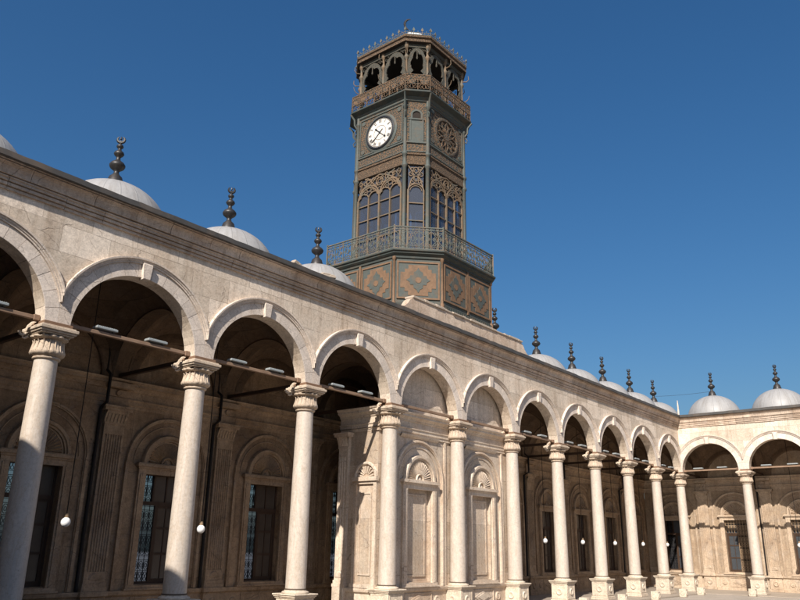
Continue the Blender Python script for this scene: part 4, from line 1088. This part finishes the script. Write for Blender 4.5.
for i, f in enumerate(fs2):
    w = f[2]
    if not f[3]:
        # border frame of the big panel
        m = MB(); hw = w/2-.13; z0, z1 = 19.98, 21.95
        for (a,b,c,d) in ((-hw,hw,z0,z0+.06),(-hw,hw,z1-.06,z1),(-hw,-hw+.06,z0+.06,z1-.06),(hw-.06,hw,z0+.06,z1-.06)): m.box(a,b,-.035,.01,c,d)
        for s in (-1,1):
            for zz in (z0+.22, z1-.22): m.plate([(s*(hw-.22)+.12*cos(pi*k/6), zz+.12*sin(pi*k/6)) for k in range(12)], -.03, .01)
        p = m.build('panel_frame', M['tgrey'], tw); p.matrix_basis = fmat(f)
        m = MB(); zc = 20.86; R0 = .98
        m.ring(0, zc, [(.80,.01),(.80,-.06),(.86,-.075),(.93,-.05),(R0,-.03),(R0,.01)], 0, 2*pi, 40, ends=False)
        if i != 0:
            for k in range(12):
                a = 2*pi*k/12; m.tube([(.2*cos(a),-.02,zc+.2*sin(a)),(.5*cos(a+.25),-.03,zc+.5*sin(a+.25)),(.78*cos(a),-.02,zc+.78*sin(a))], .03, 4); m.tube([(.2*cos(a),-.02,zc+.2*sin(a)),(.5*cos(a-.25),-.03,zc+.5*sin(a-.25)),(.78*cos(a),-.02,zc+.78*sin(a))], .03, 4)
            m.plate([(.2*cos(pi*k/8), zc+.2*sin(pi*k/8)) for k in range(16)], -.05, .01)
            p = m.build('round_medallion', M['tfret'], tw, smooth=40); p.matrix_basis = fmat(f)
        else:
            p = m.build('clock_surround', M['tgrey'], tw, smooth=40); p.matrix_basis = fmat(f)
    else:
        m = MB(); hw = .25
        for s in (-1,1): a, b = sorted((s*.25, s*.33)); m.box(a, b, -.05, .01, 19.98, 21.12)
        m.box(-.33,.33,-.05,.01,19.93,20.0); m.box(-.36,.36,-.07,.01,21.06,21.13)
        m.ring(0, 21.33, [(.19,.01),(.19,-.05),(.28,-.05),(.28,.01)], 0, pi, 14); 
        for s in (-1,1): a, b = sorted((s*.19, s*.28)); m.box(a, b, -.05, .01, 21.13, 21.33)
        p = m.build('shutter_frame', M['tgrey'], tw); p.matrix_basis = fmat(f)
        m = MB(); m.box(-.25,.25,-.025,.01,20.0,21.06); q = m.build('shutter', M['tgrey'], tw); q.matrix_basis = fmat(f)
        m = MB(); m.plate([(-.19,21.13),(.19,21.13),(.19,21.33)] + [(.19*cos(pi*k/10), 21.33+.19*sin(pi*k/10)+(.05 if k == 5 else 0)) for k in range(1,10)] + [(-.19,21.33)], -.006, .004); q = m.build('dark_slit_plate', M['inside'], tw); q.matrix_basis = fmat(f)  # dark plate painted as the shade inside a slit

# the clock, on the face that looks left
f = fs2[0]; ck = empty('clock'); ck.parent = tw; ck.matrix_basis = fmat(f) @ Matrix.Translation((0,0,20.86))
m = MB(); m.ring(0, 0, [(.0,-.085),(.76,-.085),(.76,.0)], 0, 2*pi, 48, ends=False); m.build('dial', M['white'], ck, smooth=30)
m = MB(); m.ring(0, 0, [(.745,.0),(.745,-.10),(.77,-.13),(.82,-.13),(.86,-.09),(.87,.0)], 0, 2*pi, 48, ends=False); m.build('bezel', M['black'], ck, smooth=30)
m = MB()
def seg(x0, z0, x1, z1, w, y=-.089, t=.004):
    d = Vector((x1-x0, z1-z0)); d.normalize(); n = (-d.y*w/2, d.x*w/2)
    m.plate([(x0-n[0],z0-n[1]),(x1-n[0],z1-n[1]),(x1+n[0],z1+n[1]),(x0+n[0],z0+n[1])], y-t, y)
ROM = ['XII','I','II','III','IIII','V','VI','VII','VIII','IX','X','XI']
for k, s in enumerate(ROM):
    a = pi/2-2*pi*k/12; up = (cos(a), sin(a)); rt = (sin(a), -cos(a)); hh = .075; adv = {'I':.040,'V':.085,'X':.085}
    W = sum(adv[c] for c in s); x = -W/2
    def pt(u, v): return (up[0]*(.60+v)+rt[0]*u, up[1]*(.60+v)+rt[1]*u)
    for c in s:
        aw = adv[c]; xc = x+aw/2
        if c == 'I': seg(*pt(xc,-hh), *pt(xc,hh), .022)
        if c == 'V': seg(*pt(xc-.03,hh), *pt(xc,-hh), .022); seg(*pt(xc+.03,hh), *pt(xc,-hh), .016)
        if c == 'X': seg(*pt(xc-.03,hh), *pt(xc+.03,-hh), .022); seg(*pt(xc+.03,hh), *pt(xc-.03,-hh), .016)
        x += aw
m.ring(0, 0, [(.70,-.088),(.70,-.092),(.715,-.092),(.715,-.088)], 0, 2*pi, 48, ends=False); m.ring(0, 0, [(.355,-.088),(.355,-.092),(.37,-.092),(.37,-.088)], 0, 2*pi, 40, ends=False)
for k in range(60):
    a = 2*pi*k/60; seg(.715*cos(a), .715*sin(a), .74*cos(a), .74*sin(a), .012)
m.build('numerals', M['black'], ck)
m = MB()
def hand(a, L, w, tail):
    a = radians(90-a); d = (cos(a), sin(a)); seg(-tail*d[0], -tail*d[1], L*d[0], L*d[1], w, -.10, .012)
    cx, cz = L*.78*d[0], L*.78*d[1]; m.plate([(cx+.045*cos(pi*q/6), cz+.045*sin(pi*q/6)) for q in range(12)], -.112, -.10)
hand(313, .40, .045, .0); hand(228, .60, .035, .22)
m.plate([(.05*cos(pi*q/8), .05*sin(pi*q/8)) for q in range(16)], -.118, -.10)
m.build('hands', M['black'], ck)
m = MB(); a = radians(90-132); m.tube([(0,-.112,0),(.38*cos(a),-.112,.38*sin(a))], .012, 4); m.plate([(.42*cos(a)+.05*cos(pi*q/6), .42*sin(a)+.05*sin(pi*q/6)) for q in range(12)], -.118, -.106); m.build('counterweight', M['black'], ck)

# upper balcony
m = MB(); octring(m, [(H2+.1,C2+.03,22.22),(H2+.2,C2+.06,22.28),(H3+.02,C3,22.34),(H3+.05,C3+.01,22.36),(H3+.05,C3+.01,22.44),(H3,C3,22.46),(.3,.1,22.462)], cap_top=True)
m.build('upper_balcony_cornice', M['tdark'], tw)
def upper_rail(m, w):
    z0, z1 = 22.46, 23.29; n = max(2, round(w/.5)); d = w/n
    m.box(-w/2, w/2, -.03, .03, z1-.05, z1+.0); m.box(-w/2, w/2, -.025, .025, z0+.30, z0+.335)
    m.box(-w/2, w/2, -.012, .012, z1-.30, z1-.05)
    for i in range(n+1): x = -w/2+i*d; m.box(x-.02, x+.02, -.022, .022, z0, z1)
    for i in range(n):
        xc = -w/2+(i+.5)*d
        m.plate([(xc-d*.42,z1-.30),(xc+d*.42,z1-.30),(xc+d*.30,z1-.36),(xc+d*.22,z1-.46),(xc+.03,z1-.50),(xc,z1-.56),(xc-.03,z1-.50),(xc-d*.22,z1-.46),(xc-d*.30,z1-.36)], -.012, .012)
        for s in (-1,1):
            scroll(m, xc+s*d*.22, z0+.40, .10, 0, 1.1, s, .018); scroll(m, xc+s*d*.24, z0+.16, .11, pi/2, 1.1, -s, .018)
        m.tube([(xc+.07*cos(t), 0, z0+.18+.12*sin(t)) for t in [2*pi*k/8 for k in range(8)]], .018, 4, closed=True)
        for q in range(4):
            xx = xc-d/2+d*(q+.5)/4; m.tube([(xx+.05*cos(t), -.018, z1-.17+.08*sin(t)) for t in [2*pi*k/6 for k in range(6)]], .014, 4, closed=True)
for f in faces(H3, C3):
    m = MB(); upper_rail(m, f[2]); o = m.build('upper_railing', M['tfret'], tw); o.matrix_basis = fmat(f)

# lantern: posts, cusped arches, eave and roof
posts = list(octv(H4, C4)) + [(f[0].x, f[0].y) for f in faces(H4, C4) if not f[3]]
for (x, y) in posts:
    m = MB(); m.lathe([(.10,22.46),(.10,23.2),(.12,23.25),(.12,23.35),(.06,23.42),(.055,24.35),(.10,24.42),(.12,24.5),(.09,24.58),(.06,24.62),(.06,24.95),(.10,25.0),(.11,25.1),(.11,25.28)], 12, x, y)
    d = Vector((x, y, 0)).normalized(); b = Vector((x, y, 0))
    m.tube([tuple(b+d*.04+Vector((0,0,24.72))), tuple(b+d*.26+Vector((0,0,24.72))), tuple(b+d*.36+Vector((0,0,24.85))), tuple(b+d*.34+Vector((0,0,25.05)))], .028, 5, r2=.016)
    m.tube([tuple(b+d*.04+Vector((0,0,23.55))), tuple(b+d*.22+Vector((0,0,23.58))), tuple(b+d*.34+Vector((0,0,23.72))), tuple(b+d*.38+Vector((0,0,23.9)))], .026, 5, r2=.014)
    m.build('lantern_post', M['trace'], tw, smooth=50)
def cusped(hw):
    m = MB(); z0 = 23.3; zs_, zt = 24.05, 25.02; n = 48; inn = []; out = []
    for i in range(n+1):
        t = pi-pi*i/n
        # multifoil inner line: five lobes with points between them
        lob = abs(sin(2.5*t+.0)); r = (.80 + .20*lob)
        inn.append(((hw-.13)*r*cos(t), zs_+(zt-zs_-.15)*r*sin(t)*.98))
        out.append((hw*.99*cos(t), zs_+(zt-zs_)*sin(t)))
    for i in range(n):
        a, b, c, d = inn[i], inn[i+1], out[i+1], out[i]
        s = [(a[0],-.03,a[1]),(b[0],-.03,b[1]),(c[0],-.03,c[1]),(d[0],-.03,d[1])]; e = [(x,.03,z) for x,_,z in s]
        m.add(s+e, [(0,1,2,3),(7,6,5,4),(0,4,5,1),(3,2,6,7)])
    for sgn in (-1,1):
        a, b = sorted((sgn*(hw-.17), sgn*hw)); m.box(a, b, -.03, .03, z0, zs_); m.plate([(sgn*(hw-.17),23.62),(sgn*(hw-.28),23.75),(sgn*(hw-.17),23.9)], -.03, .03)
        scroll(m, sgn*(hw-.13), 24.86, .10, 0, 1, sgn, .018); scroll(m, sgn*(hw-.26), 24.98, .07, 0, 1, -sgn, .016)
    m.lathe([(.0,24.38),(.035,24.42),(.045,24.5),(.025,24.56),(.03,24.75),(.05,24.8)], 8)
    m.box(-hw, hw, -.05, .05, 25.03, 25.24)
    return m
for f in faces(H4, C4):
    if f[3]:
        o = cusped(f[2]/2-.05).build('cusped_arch', M['lantern'], tw); o.matrix_basis = fmat(f)
    else:
        for s in (-1,1):
            o = cusped(f[2]/4-.06).build('cusped_arch', M['lantern'], tw); o.matrix_basis = fmat(f) @ Matrix.Translation((s*f[2]/4,0,0))
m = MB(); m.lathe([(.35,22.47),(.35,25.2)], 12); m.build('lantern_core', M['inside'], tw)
m = MB(); octring(m, [(.3,.1,25.22),(H4+.05,C4+.02,25.22),(H5-.02,C5,25.24)], cap_bot=True); m.build('eave_soffit', M['inside'], tw)
m = MB(); octring(m, [(H5-.03,C5,25.235),(H5,C5,25.24),(H5,C5,25.34),(H5-.04,C5,25.36),(H5-.04,C5,25.44),(H5+.02,C5+.01,25.48),(H5+.02,C5+.01,25.58),(H5-.1,C5,25.60)]); m.build('eave', M['tfret2'], tw)
m = MB(); octring(m, [(H5-.08,C5,25.59),(H5-.3,C5-.1,25.7),(1.2,.45,26.75),(.35,.12,27.55),(.08,.03,27.75)], cap_top=True); m.build('roof', M['roofwhite'], tw)
for f in faces(H5, C5):
    m = MB(); w = f[2]; n = round(w/.36); d = w/n
    m.box(-w/2, w/2, -.012, .012, 25.60, 25.63); m.box(-w/2, w/2, -.01, .01, 25.72, 25.74)
    for i in range(n+1):
        x = -w/2+i*d; m.box(x-.012, x+.012, -.012, .012, 25.6, 25.9)
        m.plate([(x,25.80),(x+.07,25.86),(x+.045,25.93),(x,26.02),(x-.045,25.93),(x-.07,25.86)], -.02, .02)
    for i in range(n):
        x = -w/2+(i+.5)*d; m.tube([(x+.10*cos(t), 0, 25.68+.07*sin(t)) for t in [2*pi*k/8 for k in range(8)]], .012, 4, closed=True); m.box(x-.01,x+.01,-.01,.01,25.72,25.84)
    o = m.build('cresting', M['rail'], tw); o.matrix_basis = fmat(f)
m = MB(); m.lathe([(.10,27.7),(.12,27.8),(.05,27.88),(.035,27.95)], 10)
pts = [(.0+.36*cos(a), 0, 28.30+.36*sin(a)) for a in [radians(-262+150*i/12) for i in range(13)]]
n = len(pts)
for i in range(n-1): m.tube([pts[i], pts[i+1]], .02+.045*sin(pi*(i+.5)/(n-1)), 6)
o = m.build('roof_crescent', M['finial'], tw); o.rotation_euler = (0,0,radians(-40))

# ================================================================== the wing behind the viewer's left, whose roof shades the first columns
m = MB()
m.box(-12.6,-8.3,-9.5,5.0,-.04,10.9); m.box(-12.6,-7.97,-9.5,5.0,10.9,11.03); m.box(-11.5,-8.1,-9.4,-4.35,11.03,11.93)  # topmost box is added, sized to throw the second column's shadow
tag(m.build('side_wing_wall', M['wall']), kind='structure')
m = MB(); m.box(-14.2,-12.7,-56,-9.5,-.04,11); m.box(-14.2,52,-58,-51.5,-.04,10.5); m.box(43,47.5,-51.5,-17.3,-.04,11)  # unseen wings round the court, added to cut low sky light
tag(m.build('unseen_court_wing', M['vault']), kind='structure')

# ================================================================== sky, sun, camera
SUN = Vector((-1, -.385, .84)).normalized()
el = math.asin(SUN.z); rot = math.atan2(SUN.x, SUN.y)
w = bpy.data.worlds.new('World'); SC.world = w; w.use_nodes = True
nt = w.node_tree; bg = nt.nodes['Background']
sky = nt.nodes.new('ShaderNodeTexSky'); sky.sky_type = 'NISHITA'; sky.sun_disc = False
sky.sun_elevation = el; sky.sun_rotation = rot; sky.air_density = 1.3; sky.dust_density = 3.0; sky.ozone_density = 7.0; sky.altitude = 100
hs = nt.nodes.new('ShaderNodeHueSaturation'); hs.inputs['Saturation'].default_value = 1.2
nt.links.new(sky.outputs[0], hs.inputs['Color']); nt.links.new(hs.outputs[0], bg.inputs[0]); bg.inputs[1].default_value = .068
L = bpy.data.lights.new('sun', 'SUN'); L.energy = 5.0; L.angle = radians(.53); L.color = (1,.93,.845)
lo = bpy.data.objects.new('sun', L); COL.objects.link(lo); lo.rotation_euler = (-SUN).to_track_quat('-Z', 'Y').to_euler(); lo.location = (-20,-30,40)

cam = bpy.data.cameras.new('camera'); co = bpy.data.objects.new('camera', cam); COL.objects.link(co)
cam.sensor_width = 36; cam.lens = 754.4/800*36; cam.clip_end = 9000; cam.clip_start = .1
az, pt_, ro = radians(50.913), radians(18.13), radians(.96)
fwd = Vector((sin(az)*cos(pt_), cos(az)*cos(pt_), sin(pt_))); rgt = Vector((cos(az), -sin(az), 0)); up = rgt.cross(fwd)
r2 = rgt*cos(ro) + up*sin(ro); u2 = -rgt*sin(ro) + up*cos(ro)
co.matrix_world = Matrix(((r2.x,u2.x,-fwd.x,-8.355),(r2.y,u2.y,-fwd.y,-17.638),(r2.z,u2.z,-fwd.z,2.359),(0,0,0,1)))
SC.camera = co
vs = SC.view_settings; vs.view_transform = 'Standard'; vs.look = 'None'; vs.gamma = 1; vs.use_curve_mapping = False; vs.exposure = .58
SC.render.resolution_x = 1024; SC.render.resolution_y = 768
SC.cycles.max_bounces = 8; SC.cycles.diffuse_bounces = 5; SC.cycles.transparent_max_bounces = 12
try: SC.cycles.use_denoising = True
except Exception: pass
